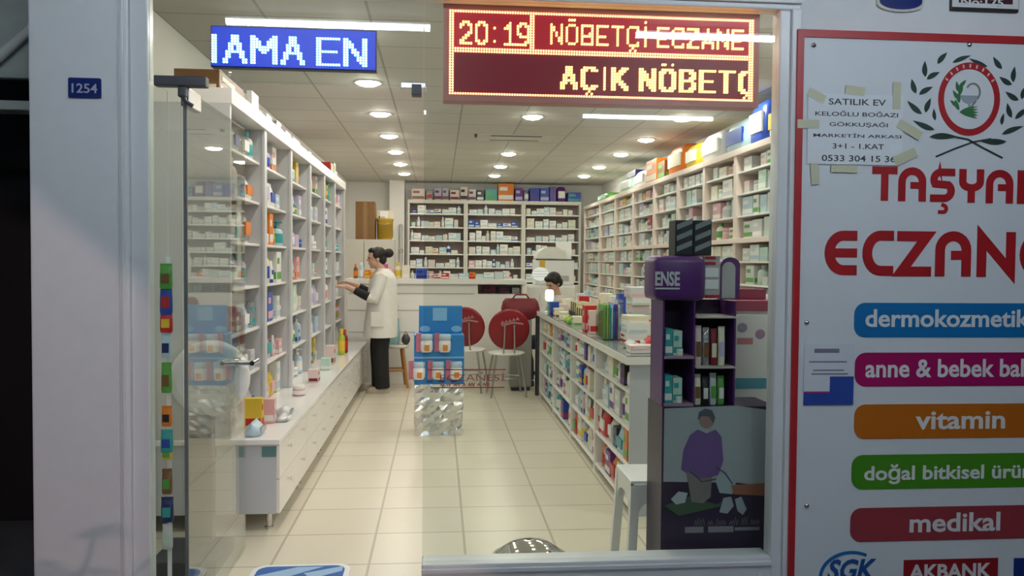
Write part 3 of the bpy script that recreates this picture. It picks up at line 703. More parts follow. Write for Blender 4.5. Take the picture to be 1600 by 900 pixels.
def leaf(mb, x, z, ln, wd, ang, d0=Y1, d1=Y2, mi=0):
    c, s_ = math.cos(ang), math.sin(ang); pts = []
    for i in range(9): t = i/8; pts.append((t*ln, wd*math.sin(PI*t**.8)))
    for i in range(7, 0, -1): t = i/8; pts.append((t*ln, -wd*.6*math.sin(PI*t**.8)))
    mb.prism([(x + c*a - s_*b, z + s_*a + c*b) for a, b in pts], d0, d1, mi)
for k in range(7): leaf(m, ex - 32*u, ez - 34*u + k*11*u, 34*u, 7*u, R(112 - 10*k + (k % 2)*46))
for k in range(5): leaf(m, ex - 30*u, ez - 40*u, 60*u, 6*u, R(18 - 9*k))
wb(m, 'emblem_leaves', mat('emblem green', (0.03, 0.16, 0.05), 0.5), sb)
# laurel wreath: each leaf is lettering-thin print on the board
M_leaf = mat('dark laurel print', (0.018, 0.040, 0.035), 0.5)
LV = [((1465, 100), (1478, 84), 6), ((1488, 98), (1514, 88), 5), ((1446, 120), (1445, 98), 6), ((1448, 124), (1466, 114), 6), ((1431, 146), (1425, 126), 6), ((1436, 148), (1455, 137), 6),
      ((1440, 178), (1420, 160), 6), ((1446, 176), (1453, 156), 6), ((1460, 203), (1430, 190), 6), ((1452, 214), (1492, 214), 7), ((1461, 188), (1459, 172), 4)]
for mir in (0, 1):
    m = MB()
    for (xa, ya), (xb, yb), wd in LV:
        A, B = S(xa, ya), S(xb, yb)
        if mir: A, B = (2*ex - A[0], A[1] - .012), (2*ex - B[0], B[1] - .012)
        L = math.hypot(B[0] - A[0], B[1] - A[1]); leaf(m, A[0], A[1], L*1.12, wd*.0022, math.atan2(B[1] - A[1], B[0] - A[0]))
    if mir == 0: m.ribbon([S(1492, 214), S(1512, 218), S(1535, 231), S(1566, 247)], .007, Y1, Y2)
    else: m.ribbon([S(1548, 217), S(1520, 222), S(1490, 233), S(1462, 245)], .007, Y1, Y2)
    wb(m, 'laurel_branch', M_leaf, sb)
# big red lettering
def rletter(mb, ch, x0, x1, z0, z1, t):
    h, q = z1 - z0, t/2; xm = (x0 + x1)/2; l, r, b, tp = x0 + q, x1 - q, z0 + q, z1 - q
    D = (Y1, Y2)
    if ch == 'T': mb.ribbon([(x0, tp), (x1, tp)], t, *D).ribbon([(xm, tp), (xm, z0)], t, *D)
    elif ch == 'A':
        rr = (r - l)/2; mb.ribbon([(l, z0)] + [(l, tp - rr)] + arc(xm, tp - rr, rr, rr, 180, 0, 12)[1:] + [(r, z0)], t, *D).ribbon([(xm - .05*h, z0 + h*.47), (r, z0 + h*.47)], t*.9, *D)
    elif ch in 'SŞ':
        rr = h*.22; mb.ribbon([(x1, tp), (l + rr, tp)] + arc(l + rr, tp - rr, rr, rr, 90, 215, 8) + arc(r - rr, b + rr, rr, rr, 55, -90, 8) + [(x0, b)], t, *D)
        if ch == 'Ş': mb.ribbon([(xm - .02*h, z0 - .07*h)] + arc(xm + .04*h, z0 - .2*h, .09*h, .10*h, 80, -90, 8) + [(xm - .12*h, z0 - .30*h)], t*.5, *D)
    elif ch == 'Y':
        mb.ribbon([(l, z1), (l, z0 + .62*h)] + arc(xm, z0 + .62*h, r - xm, .18*h, 180, 360, 10)[1:] + [(r, z1)], t, *D).ribbon([(xm, z0 + .46*h), (xm, z0)], t, *D)
    elif ch == 'K': mb.ribbon([(l, z0), (l, z1)], t, *D).ribbon([(r, z1), (l, z0 + h*.45)], t, *D).ribbon([(l + q, z0 + h*.55), (r, z0)], t, *D)
    elif ch == 'E':
        mb.ribbon([(x1, tp), (xm + .06*h, tp)] + arc(xm + .06*h, (z0 + z1)/2, xm + .06*h - l, h/2 - q, 90, 270, 16)[1:] + [(x1, b)], t, *D).ribbon([(l, (z0 + z1)/2), (x1, (z0 + z1)/2)], t*.9, *D)
    elif ch == 'C':
        mb.ribbon([(x1, tp), (xm + .06*h, tp)] + arc(xm + .06*h, (z0 + z1)/2, xm + .06*h - l, h/2 - q, 90, 270, 16)[1:] + [(x1, b)], t, *D)
    elif ch == 'Z': mb.ribbon([(x0, tp), (r, tp), (l, b), (x1, b)], t, *D)
    elif ch == 'N': mb.ribbon([(l, z0), (l, tp - .02*h), (r, b + .02*h), (r, z1)], t, *D)
M_bl = mat('sign lettering red', (0.36, 0.010, 0.014), 0.4)
def rline(rows, t, name):
    m = MB()
    for ch, xa, xb, yt, yb in rows:
        (x0, z1), (x1, z0) = S(xa, yt), S(xb, yb); rletter(m, ch, x0, x1, z0, z1, t)
    wb(m, name, M_bl, sb)
rline([('T', 1363, 1401, 260, 314), ('A', 1404, 1446, 261, 315), ('Ş', 1454, 1491, 263, 316), ('Y', 1499, 1536, 264, 317), ('A', 1541, 1582, 265, 318), ('K', 1590, 1630, 266, 319), ('A', 1636, 1680, 268, 320), ('N', 1688, 1730, 269, 321)], .030, 'upper_lettering')
rline([('E', 1289, 1338, 360, 430), ('C', 1348, 1395, 360, 431), ('Z', 1402, 1454, 361, 432), ('A', 1462, 1516, 361, 432), ('N', 1527, 1585, 362, 433), ('E', 1594, 1642, 363, 434)], .040, 'main_lettering')
# coloured bands with rounded ends
M_pale = mat('white band lettering', (0.74, 0.75, 0.76), 0.45)
for nm, tx, col, ya, yb, xl, xr, ty0, ty1 in (('blue', 'dermokozmetik', (0.004, 0.15, 0.40), 473, 527, 1335, 1352, 483, 511), ('magenta', 'anne & bebek bakım', (0.33, 0.004, 0.10), 551, 604, 1336, 1352, 561, 590),
        ('orange', 'vitamin', (0.46, 0.125, 0.006), 632, 686, 1335, 1430, 643, 671), ('green', 'doğal bitkisel ürünler', (0.055, 0.24, 0.010), 711, 765, 1331, 1350, 726, 757), ('red', 'medikal', (0.29, 0.035, 0.045), 794, 847, 1329, 1421, 802, 832)):
    (xa, za), (_, zb) = S(xl, ya), S(xl, yb)
    bnd = wb(MB().prism(roundrect(xa, bx1 - .22, zb, za, .045), Y1, Y2), nm + '_band', mat(nm + ' sign band', col, 0.4), sb)
    (tx0, tz1), (_, tz0) = S(xr, ty0), S(xr, ty1)
    wid = {'dermokozmetik': .70, 'anne & bebek bakım': .80, 'vitamin': .385, 'doğal bitkisel ürünler': .83, 'medikal': .390}[tx]
    wb(text_mb(tx, tx0, tx0 + wid, tz0, tz1, Y1 - .001, Y1, 0.022), 'lettering', M_pale, sb, bnd)
# small logos along the bottom
(xa, za), (xb, zb) = S(1281, 860), S(1392, 925)
m = MB().ribbon(arc((xa + xb)/2 - .02, (za + zb)/2 - .02, (xb - xa)*.42, (za - zb)*.55, 215, 60, 20), .013, Y1, Y2)
lg = wb(m, 'swoosh_logo', mat('logo blue', (0.008, 0.14, 0.40), 0.4), sb)
(xa, za), (xb, zb) = S(1292, 874), S(1368, 905); wb(text_mb('SGK', xa, xb, zb, za, Y1 - .001, Y1, .03, shear=.25), 'lettering', mat('logo navy', (0.01, 0.08, 0.30), 0.4), sb, lg)
(xa, za), (xb, zb) = S(1412, 875), S(1558, 915)
lg = wb(MB().box(xa, xb, Y1, Y2, zb, za), 'red_logo_panel', mat('logo panel red', (0.27, 0.006, 0.012), 0.4), sb)
(xa, za), (xb, zb) = S(1420, 882), S(1548, 902); wb(text_mb('AKBANK', xa, xb, zb, za, Y1 - .001, Y1, .03), 'lettering', M_pale, sb, lg)
(xa, za), (xb, zb) = S(1584, 872), S(1680, 915); wb(MB().box(xa, xb, Y1, Y2, zb, za), 'blue_logo_panel', mat('logo panel blue', (0.006, 0.03, 0.20), 0.4), sb)
# taped paper notices
YN = YB - .0046
M_tape = mat('yellowed clear tape', (0.60, 0.60, 0.44), 0.3)
(xa, za), (xb, zb) = S(1262, 146), S(1408, 259)
nt_ = thing('paper_notice', (xa, YN, zb), 'white for-sale paper notice with black lines of text taped on the sign board', 'notice')
wb(MB().box(xa, xb, YN - .001, YN, zb, za), 'sheet', mat('notice paper', (0.74, 0.79, 0.83), 0.6), nt_)
M_ink = mat('black ink', (0.05, 0.05, 0.065), 0.6)
for tx, x0, x1, y0, y1 in (('SATILIK EV', 1294, 1383, 154, 166), ('KELOĞLU BOĞAZI', 1273, 1402, 172, 184), ('GÖKKUŞAĞI', 1295, 1386, 189, 201), ('MARKETİN ARKASI', 1270, 1407, 207, 217), ('3+1 - 1.KAT', 1300, 1380, 224, 234), ('0533 304 15 36', 1283, 1398, 242, 254)):
    (a0, c1), (a1, c0) = S(x0, y0), S(x1, y1); wb(text_mb(tx, a0, a1, c0, c1, YN - .0015, YN - .001, .012), 'text_line', M_ink, nt_)
for (x, y, w_, h_, an) in ((1275, 150, 30, 14, -25), (1335, 142, 32, 14, -6), (1400, 150, 13, 44, 0), (1420, 203, 44, 15, -28), (1262, 194, 36, 14, 0), (1413, 245, 40, 16, 25), (1318, 264, 44, 12, 0), (1272, 272, 13, 34, 4)):
    cx, cz = S(x, y); s_ = YB/1300
    wb(MB().box(-w_*s_/2, w_*s_/2, -.0006, 0, -h_*s_/2, h_*s_/2, 0, Matrix.Translation((cx, YN - .0018, cz)) @ Matrix.Rotation(-R(an), 4, 'Y')), 'tape_strip', M_tape, nt_)
(xa, za), (xb, zb) = S(1256, 538), S(1332, 632)
nt_ = thing('paper_notice', (xa, YN, zb), 'small leaflet with blue blocks stuck on the sign board beside the magenta band', 'notice')
wb(MB().box(xa, xb, YN - .001, YN, zb, za), 'sheet', mat('leaflet paper', (0.66, 0.70, 0.76), 0.6), nt_)
W_, H_ = xb - xa, za - zb
wb(MB().box(xa, xb, YN - .0015, YN - .001, zb, zb + H_*.20).box(xa + W_*.52, xb, YN - .0015, YN - .001, zb + H_*.20, zb + H_*.47), 'blue_block', mat('leaflet blue', (0.02, 0.06, 0.33), 0.5), nt_)
wb(MB().box(xa, xa + W_*.52, YN - .0015, YN - .001, zb + H_*.20, zb + H_*.225), 'pink_rule', mat('leaflet pink', (0.42, 0.03, 0.20), 0.5), nt_)
m = MB()
for k, (f0, f1, hh_) in enumerate(((.2, .7, .86), (.1, .85, .70), (.18, .8, .56), (.15, .88, .50))):
    m.box(xa + W_*f0, xa + W_*f1, YN - .0015, YN - .001, zb + H_*hh_, zb + H_*(hh_ + (.07 if k == 0 else .025)))
wb(m, 'text_block', mat('leaflet grey ink', (0.20, 0.19, 0.26), 0.6), nt_)
# plates above the board
(xa, za), (xb, zb) = S(1370, -70, 3.24), S(1441, 21, 3.24)
pl = thing('enamel_plate', (xa, 3.239, zb), 'navy blue enamel plate with a cream edge high on the white wall', 'number plate')
cxm = (xa + xb)/2
def pillow(k): return [(cxm + (x - cxm)*k, z) for x, z in arc(cxm, zb + .03, (xb - xa)/2, .03, 180, 360, 14)] + [(xb*k + cxm*(1 - k), za), (xa*k + cxm*(1 - k), za)]
wb(MB().prism(pillow(1.0), 3.228, 3.239), 'plate_rim', mat('cream enamel', (0.62, 0.62, 0.58), 0.3), pl)
wb(MB().prism([(x, z + .009) for x, z in pillow(.90)], 3.225, 3.228), 'plate_face', M_navy, pl)
(xa, za), (xb, zb) = S(1484, -40, 3.24), S(1588, 21, 3.24)
pl = thing('enamel_plate', (xa, 3.239, zb), 'white and black framed street number plate high on the white wall', 'number plate')
wb(MB().rbox(xa, xb, 3.226, 3.239, zb, za, .003), 'back_plate', M_black, pl)
wb(MB().rbox(xa + .004, xb - .004, 3.223, 3.227, zb + .012, za - .004, .001), 'white_border', M_pale, pl)
wb(MB().box(xa + .03, xb - .03, 3.221, 3.224, zb + .03, za - .03), 'dark_field', mat('dark plum enamel', (0.05, 0.012, 0.025), 0.4), pl)
(x0_, z1_), (x1_, z0_) = S(1502, -4, 3.22), S(1568, 11, 3.22)
wb(text_mb('No:175', x0_, x1_, z0_, z1_, 3.220, 3.2215, .02), 'lettering', M_pale, pl)

# red sticker lettering low on the window pane
(xa, za), (xb, zb) = S(668, 577, 3.249), S(790, 606, 3.249)
st_ = thing('window_sticker', (xa, 3.249, zb), 'thin red sticker lettering low on the window pane', 'sticker')
M_stk = mat('red vinyl', (0.45, 0.02, 0.03), 0.4)
wb(MB().box(xa, xb, 3.2478, 3.249, za - .004, za).box(xa + .01, xb - .004, 3.2478, 3.249, zb, zb + .004), 'rule', M_stk, st_)
wb(text_mb('ECZANESİ', xa + .05, xb - .002, zb + .028, za - .012, 3.2478, 3.249, -.012), 'lettering', M_stk, st_)
sq = random.Random(8); m = MB(); x = xa + .05
while x < xb - .08:        # second line, too blurred to read
    n_ = sq.randint(3, 6); m.ribbon([(x + .005*k, zb + .008 + (k % 2)*sq.uniform(.008, .013)) for k in range(n_)], .003, 3.2478, 3.249); x += .005*n_ + .006
wb(m, 'small_lettering', M_stk, st_)

# ================================================================== PEOPLE
def remesh_body(name, shapes, mat_, parent, voxel=0.007, smooth=6):
    """one continuous skin grown over overlapping tapered limbs"""
    o = shapes.build(name, mat_, parent)
    md = o.modifiers.new('skin', 'REMESH'); md.mode = 'VOXEL'; md.voxel_size = voxel; md.use_smooth_shade = True
    sm = o.modifiers.new('soft', 'SMOOTH'); sm.iterations = smooth; sm.factor = 0.5
    dg = bpy.context.evaluated_depsgraph_get(); dg.update()
    me = bpy.data.meshes.new_from_object(o.evaluated_get(dg)); o.modifiers.clear()
    old = o.data; o.data = me; bpy.data.meshes.remove(old)
    if not me.materials: me.materials.append(mat_)
    for p in me.polygons: p.use_smooth = True
    return o
def limb(mb, pts, rs, n=14):
    for p, q, a, b in zip(pts, pts[1:], rs, rs[1:]):
        mb.tube([p, q], [a, b], n)
        mb.ball(p, a, a, a, 12); mb.ball(q, b, b, b, 12)
    return mb
def hand(mb, wrist, d, side, up, curl=0.4, size=1.0):
    """palm, four unequal bent fingers and a thumb; d along the hand, side across the palm towards the thumb, up = back of the hand"""
    w, d, sd, up = Vector(wrist), Vector(d).normalized(), Vector(side).normalized(), Vector(up).normalized()
    k = size
    for s_ in (-.026, -.009, .009, .026):
        limb(mb, [w + d*.01*k + sd*s_*.6*k, w + d*.085*k + sd*s_*k], [.016*k, .012*k], 10)
    for s_, ln in ((-.028, .055), (-.010, .068), (.009, .074), (.027, .066)):
        a = w + d*.085*k + sd*s_*k; b = a + (d*math.cos(curl) - up*math.sin(curl))*ln*.5*k; c = b + (d*math.cos(2*curl) - up*math.sin(2*curl))*ln*.5*k
        limb(mb, [a, b, c], [.0095*k, .0085*k, .007*k], 8)
    a = w + d*.025*k + sd*.030*k; b = a + (d*.75 + sd*.6).normalized()*.035*k; c = b + (d*.95 + sd*.1 - up*.25).normalized()*.03*k
    limb(mb, [a, b, c], [.012*k, .0105*k, .008*k], 8)
def face(mb, c, fwd, sc=1.0):
    """head with brow, nose, lips, chin and ears; c the head centre, fwd the way it looks"""
    c = Vector(c); f = Vector(fwd).normalized(); s_ = Vector((0, 0, 1)).cross(f).normalized(); u = f.cross(s_)
    T = Matrix.Translation(c) @ Matrix(((f.x, s_.x, u.x, 0), (f.y, s_.y, u.y, 0), (f.z, s_.z, u.z, 0), (0, 0, 0, 1))) @ Matrix.Scale(sc, 4)
    mb.ball((-.008, 0, .025), .092, .074, .088, 18, 0, T); mb.ball((.024, 0, -.035), .058, .056, .072, 16, 0, T)
    mb.ball((.055, 0, -.088), .024, .026, .020, 12, 0, T)
    mb.tube([(.078, 0, .012), (.104, 0, -.022)], [.009, .013], 10, 0, True, T)
    mb.tube([(.077, -.022, -.052), (.086, 0, -.050), (.077, .022, -.052)], [.006, .009, .006], 8, 0, True, T)
    mb.tube([(.074, -.042, .022), (.084, -.015, .026), (.084, .015, .026), (.074, .042, .022)], .008, 8, 0, True, T)
    for s in (-1, 1): mb.ball((-.012, .074*s, -.01), .018, .010, .030, 10, 0, T)
    return T

# ---- woman in the white coat, standing at the cabinets
M_coat = mat('white cotton coat', (0.78, 0.78, 0.72), 0.75, nscale=14, var=0.05, bump=0.25)
M_trou = mat('black trousers', (0.010, 0.010, 0.012), 0.8, nscale=14, var=0.3)
wx, wy = -0.645, 9.25
wm = thing('person', (wx, wy, 0.0), 'woman with dark hair in a bun, white coat and black trousers, reaching into the cabinet', 'person')
b = MB()
T = face(b, (-0.045, 0, 1.475), (-1, -.18, -.10))
limb(b, [(0.02, 0, 1.30), (-0.02, 0, 1.42)], [.055, .050])
b.lathe([(.10, .86), (.135, .92), (.125, 1.05), (.135, 1.20), (.13, 1.28), (.08, 1.34), (.05, 1.36)], 20, c=(0.02, 0, 0), sy=1.25)
legs = [[(0.03, -.085, .88), (0.015, -.09, .48), (0.035, -.09, .09)], [(0.03, .085, .88), (-0.03, .09, .48), (-0.015, .09, .09)]]
for lg_ in legs: limb(b, lg_, [.085, .058, .040]); limb(b, [(lg_[2][0] + .02, lg_[2][1], .05), (lg_[2][0] - .13, lg_[2][1], .035)], [.035, .028])
arms = [[(0.02, -.175, 1.26), (-0.05, -.22, 1.03), (-0.27, -.20, 1.135), (-0.345, -.18, 1.165)], [(0.02, .175, 1.26), (-0.06, .20, 1.05), (-0.26, .14, 1.17), (-0.33, .12, 1.20)]]
for ar in arms: limb(b, ar, [.052, .042, .032, .026])
hand(b, (-0.345, -.18, 1.165), (-1, .1, .12), (0, 1, .2), (0, -.2, 1), .3); hand(b, (-0.33, .12, 1.20), (-1, 0, .15), (0, -1, .2), (0, .2, 1), .35)
remesh_body('body', b, M_skin, wm, 0.0065)
eye = MB()
for s in (-1, 1): eye.ball((.078, .030*s, .010), .008, .013, .008, 10, 0, T)
eye.build('eyes', mat('dark eye', (0.02, 0.015, 0.012), 0.2), wm)
hr = MB(); hr.ball((-.030, 0, .042), .092, .086, .084, 18, 0, T); hr.ball((-.062, 0, -.015), .055, .078, .065, 16, 0, T); hr.ball((.030, 0, .088), .050, .066, .034, 14, 0, T)
hr.ball((-.145, 0, .045), .055, .052, .052, 16, 0, T); hr.tube([(-.10, 0, .045), (-.14, 0, .045)], [.03, .035], 12, 0, True, T)
for s in (-1, 1): hr.ball((-.010, .070*s, .035), .050, .016, .046, 12, 0, T)
remesh_body('hair', hr, M_hair, wm, 0.007, 3)
def coat_rings(prof, cx, n=28):
    rr = []
    for z, rx, ry, ox in prof: rr.append([(cx + ox + rx*math.cos(2*PI*k/n)*(1 + .02*math.sin(5*2*PI*k/n + z*9)), ry*math.sin(2*PI*k/n)*(1 + .02*math.cos(6*2*PI*k/n + z*7)), z) for k in range(n)])
    return rr
ct = MB().loft(coat_rings([(.615, .185, .235, -.015), (.63, .188, .238, -.015), (.80, .180, .225, -.01), (.98, .165, .20, 0), (1.12, .160, .195, .01), (1.24, .150, .205, .015), (1.31, .11, .185, .02), (1.345, .075, .10, .015), (1.365, .064, .07, .005)], 0.02), cap=False)
ct.build('coat', M_coat, wm)
for i, ar in enumerate(arms):
    e = Vector(ar[1]); s0 = Vector(ar[0]); f_ = Vector(ar[2])
    MB().tube([s0 + Vector((0, 0, .03)), s0.lerp(e, .45), e, e.lerp(f_, .25)], [.078, .073, .066, .062], 16).build('coat_sleeve', M_coat, wm)
    MB().tube([e.lerp(f_, .2), e.lerp(f_, .55), e.lerp(f_, .93)], [.050, .046, .038], 14).build('jumper_sleeve', M_trou, wm)
MB().rbox(-.08, .06, -.248, -.236, .74, .90, .004).build('pocket', M_coat, wm)
tr = MB()
for lg_ in legs: tr.tube([lg_[0], Vector(lg_[0]).lerp(Vector(lg_[1]), .5), lg_[1], Vector(lg_[1]).lerp(Vector(lg_[2]), .6), (lg_[2][0], lg_[2][1], .055)], [.112, .105, .088, .080, .082], 18)
tr.lathe([(.12, .80), (.15, .86), (.14, .96)], 20, c=(0.025, 0, 0), sy=1.2)
remesh_body('trousers', tr, M_trou, wm, 0.009, 4)
for lg_ in legs:
    x, y = lg_[2][0], lg_[2][1]
    MB().loft([[(x + ox + rx*math.cos(2*PI*k/18), y + ry*math.sin(2*PI*k/18), z) for k in range(18)] for z, ox, rx, ry in ((.001, -.05, .125, .046), (.018, -.05, .128, .048), (.045, -.045, .115, .044), (.062, -.01, .07, .04))]).build('shoe', mat('pale shoe leather', (0.46, 0.42, 0.33), 0.5), wm)

# ---- seated person behind the far end of the counter
bo = thing('person', (1.37, 9.70, 0.0), 'person with short dark hair sitting behind the far end of the counter, head bent down', 'person')
b = MB()
T = face(b, (-0.035, -.05, 1.205), (-.80, -.45, -.50), .98)
limb(b, [(0.03, 0, 1.02), (-0.01, -.03, 1.14)], [.05, .046])
b.lathe([(.13, .46), (.15, .55), (.125, .72), (.135, .88), (.12, .98), (.06, 1.05)], 20, c=(0.03, 0, 0), sy=1.2)
arms = [[(0.03, -.17, .97), (-0.02, -.22, .74), (-0.20, -.12, .86)], [(0.03, .17, .97), (-0.05, .20, .74), (-0.20, .06, .86)]]
for ar in arms: limb(b, ar, [.048, .038, .028])
hand(b, arms[0][2], (-1, .3, .2), (.2, 1, 0), (0, 0, 1), .5, .9); hand(b, arms[1][2], (-1, -.3, .2), (.2, -1, 0), (0, 0, 1), .5, .9)
for s in (-1, 1): limb(b, [(0.02, .09*s, .50), (-.34, .10*s, .50), (-.32, .10*s, .08), (-.44, .10*s, .035)], [.085, .058, .04, .028])
remesh_body('body', b, M_skin, bo, 0.0075)
hr = MB(); hr.ball((-.022, 0, .046), .096, .088, .084, 18, 0, T); hr.ball((-.060, 0, -.01), .055, .080, .075, 16, 0, T); hr.ball((.045, 0, .080), .044, .066, .036, 14, 0, T)
for s in (-1, 1): hr.ball((-.012, .072*s, .028), .055, .016, .050, 12, 0, T)
remesh_body('hair', hr, M_hair, bo, 0.008, 3)
eye = MB()
for s in (-1, 1): eye.ball((.078, .030*s, .010), .008, .013, .008, 10, 0, T)
eye.build('eyes', mat('dark eye', (0.02, 0.015, 0.012), 0.2), bo)
M_shirt = mat('pale grey shirt', (0.56, 0.55, 0.55), 0.8, nscale=14, bump=0.2)
MB().loft(coat_rings([(.47, .17, .21, 0), (.56, .175, .215, 0), (.74, .15, .185, 0), (.88, .155, .20, 0), (.98, .13, .18, 0), (1.04, .075, .10, 0), (1.065, .06, .065, -.01)], 0.03), cap=False).build('shirt', M_shirt, bo)
for ar in arms:
    MB().tube([ar[0], Vector(ar[0]).lerp(Vector(ar[1]), .6), Vector(ar[1])], [.07, .064, .058], 14).build('shirt_sleeve', M_shirt, bo)
for s in (-1, 1): MB().tube([(0.06, .09*s, .50), (-.34, .10*s, .505), (-.33, .10*s, .30), (-.32, .10*s, .08)], [.10, .078, .066, .06], 16).build('trouser_leg', mat('dark blue trousers', (0.02, 0.03, 0.06), 0.8), bo)
for s in (-1, 1): MB().rbox(-.46, -.26, .10*s - .045, .10*s + .045, .001, .07, .02).build('shoe', M_dark, bo)
bs = thing('round_stool', (1.42, 9.70, 0.0), 'plain low round stool under the seated person', 'stool')
MB().lathe([(.14, .355), (.15, .36), (.15, .385), (.13, .392)], 20).build('seat', M_dark, bs)
for a in range(4): MB().tube([(.11*math.cos(PI/4 + a*PI/2), .11*math.sin(PI/4 + a*PI/2), .36), (.14*math.cos(PI/4 + a*PI/2), .14*math.sin(PI/4 + a*PI/2), 0.0)], .012, 8).build('leg', M_steel, bs)

# ================================================================== FLOOR DISPLAYS AND SEATS
# blue cardboard display in the aisle
ds = thing('cardboard_display', (0.0, 7.05, 0.0), 'blue cardboard floor display with jar pictures on a crumpled silver base', 'display stand', rz=R(2))
M_dblue = mat('display blue card', (0.03, 0.22, 0.56), 0.4, nscale=6, var=0.10)
M_dlight = mat('display light blue', (0.22, 0.48, 0.74), 0.4, nscale=6, var=0.10)
rr = random.Random(9)
foil = MB(); n = 40; rings = []
for iz in range(13):
    z = .43*iz/12; ring = []
    for k in range(n):
        t_ = k/n*4; sgm, fr = int(t_), t_ % 1
        p = [(-.19 + .38*fr, -.15), (.19, -.15 + .30*fr), (.19 - .38*fr, .15), (-.19, .15 - .30*fr)][sgm]
        j = .012 if 0 < iz < 12 else .003
        ring.append((p[0]*1.02 + rr.uniform(-j, j), p[1]*1.02 + rr.uniform(-j, j), z + (rr.uniform(-.01, .01) if 0 < iz < 12 else 0) + .001))
    rings.append(ring)
foil.loft(rings, smooth=False); foil.build('foil_base', mat('crumpled silver foil', (0.74, 0.74, 0.73), 0.24, 0.85, nscale=9, var=0.15, bump=0.9), ds)
MB().rbox(-.206, .206, -.165, .155, .43, .84, .004).build('tray_tier', M_dblue, ds)
MB().rbox(-.166, .200, .02, .06, .84, 1.072, .006).build('header_card', M_dblue, ds)
MB().box(-.05, .07, .017, .02, .945, 1.055).build('header_panel', M_dlight, ds)
MB().prism([(x, z) for x, z in disc(-.115, .875, .045, 16, .6)], .016, .02).prism(disc(.15, .875, .045, 16, .6), .016, .02).build('header_print', M_dlight, ds)
MB().box(-.206, .206, -.170, -.165, .645, .66).build('tier_edge', M_dlight, ds)
for zz, xs in ((.70, (-.105, .045)), (.475, (-.165, -.01, .14))):
    for x in xs:
        j = MB().lathe([(.040, 0), (.050, .02), (.050, .085), (.042, .10)], 16).lathe([(.047, .10), (.050, .11), (.050, .138), (.044, .145)], 16, mi=1).box(-.018, .022, -.0525, -.045, .015, .062, 2).build('printed_jar', [M_paper, mat('pale blue lid', (0.45, 0.58, 0.70), 0.4), mat('jar label orange', (0.72, 0.25, 0.03), 0.4)], ds, (x, -.17, zz))
        MB().rbox(-.024, .024, -.01, .01, 0, .155, .003).build('printed_carton', mat('pinkish print', (0.52, 0.16, 0.24), 0.4), ds, (x - .062, -.165, zz))
for x in (-.08, .02, .12): MB().box(x - .025, x + .025, -.172, -.165, .45, .458).build('dark_slot', M_navy, ds)

# red round-backed chairs
M_disc = mat('dark red chair back', (0.25, 0.010, 0.016), 0.3)
M_script = mat('faded pink script', (0.42, 0.22, 0.22), 0.5)  # pale pink script on the chair backs
def round_chair(loc, rz, label):
    t = thing('metal_chair', loc, label, 'chair', 'red round-backed metal chairs', rz)
    Tb = Matrix.Translation((0, .17, 0.73)) @ Matrix.Rotation(R(-8), 4, 'X')
    MB().lathe([(.0005, -.012), (.20, -.012), (.222, -.004), (.222, .004), (.20, .012), (.0005, .012)], 32, T=Tb @ Matrix.Rotation(PI/2, 4, 'X'), cap=False).build('backrest', M_disc, t)
    m = MB()
    for k in range(5): m.ribbon([(-.10 + k*.04, .10 - .01*k), (-.085 + k*.04, .125 - .01*k), (-.07 + k*.04, .10 - .012*k)], .012, .0125, .0145, 0, Tb)
    m.ribbon([(-.15, .06), (-.05, .075), (.08, .045)], .018, .0125, .0145, 0, Tb); m.build('backrest_script', M_script, t)
    MB().lathe([(.0005, .448), (.19, .448), (.20, .455), (.20, .468), (.185, .474), (.0005, .470)], 28, cap=False).build('seat', M_lam, t)
    for s in (-1, 1):
        MB().tube([(.05*s, .20, .78), (.055*s, .205, .60), (.06*s, .17, .455)], .009, 8).build('back_support', mat('grey steel tube', (0.42, 0.40, 0.38), 0.3, 0.6), t)
        for q in (-1, 1):
            MB().tube([(.13*s, .13*q, .45), (.165*s, .165*q, .22), (.19*s, .19*q, 0.0)], .011, 8).build('leg', mat('grey steel tube', (0.42, 0.40, 0.38), 0.3, 0.6), t)
    MB().tube([(.16*math.cos(2*PI*k/20), .16*math.sin(2*PI*k/20), .20) for k in range(21)], .007, 6, cap=False).build('foot_ring', M_steel, t)
    return t
round_chair((0.735, 8.98, 0), R(184), 'red round-backed metal chair standing nearer the counter, its back to the aisle')
round_chair((0.335, 9.33, 0), R(165), 'red round-backed metal chair half hidden behind the blue cardboard display')
# grey cabinet with a maroon bag beyond the chairs
t = thing('low_cabinet', (0.80, 9.26, 0.0), 'low grey cabinet standing behind the red chair', 'cabinet')
MB().rbox(0, .24, 0, .22, .04, .80, .006).build('body', mat('warm grey laminate', (0.30, 0.29, 0.27), 0.5), t)
MB().rbox(.01, .23, -.016, 0, .06, .78, .003).build('door', mat('warm grey door', (0.34, 0.33, 0.31), 0.5), t)
MB().box(.015, .225, .02, .20, 0, .04).build('plinth', M_dark, t)
t = thing('maroon_bag', (0.92, 9.37, 0.801), 'maroon bag lying on the low grey cabinet', 'bag')
MB().loft([[(sx*math.copysign(abs(math.cos(2*PI*k/20))**.6, math.cos(2*PI*k/20)), sy*math.copysign(abs(math.sin(2*PI*k/20))**.6, math.sin(2*PI*k/20)), z) for k in range(20)] for z, sx, sy in ((.0, .12, .12), (.03, .20, .14), (.12, .22, .14), (.20, .20, .11), (.235, .17, .06))]).build('body', mat('maroon cloth', (0.17, 0.008, 0.018), 0.6, nscale=20, bump=0.4), t)
MB().tube([(-.10, -.05, .22), (-.06, -.06, .28), (.06, -.06, .28), (.10, -.05, .22)], .010, 8).build('strap', mat('maroon cloth', (0.17, 0.008, 0.018), 0.6), t)
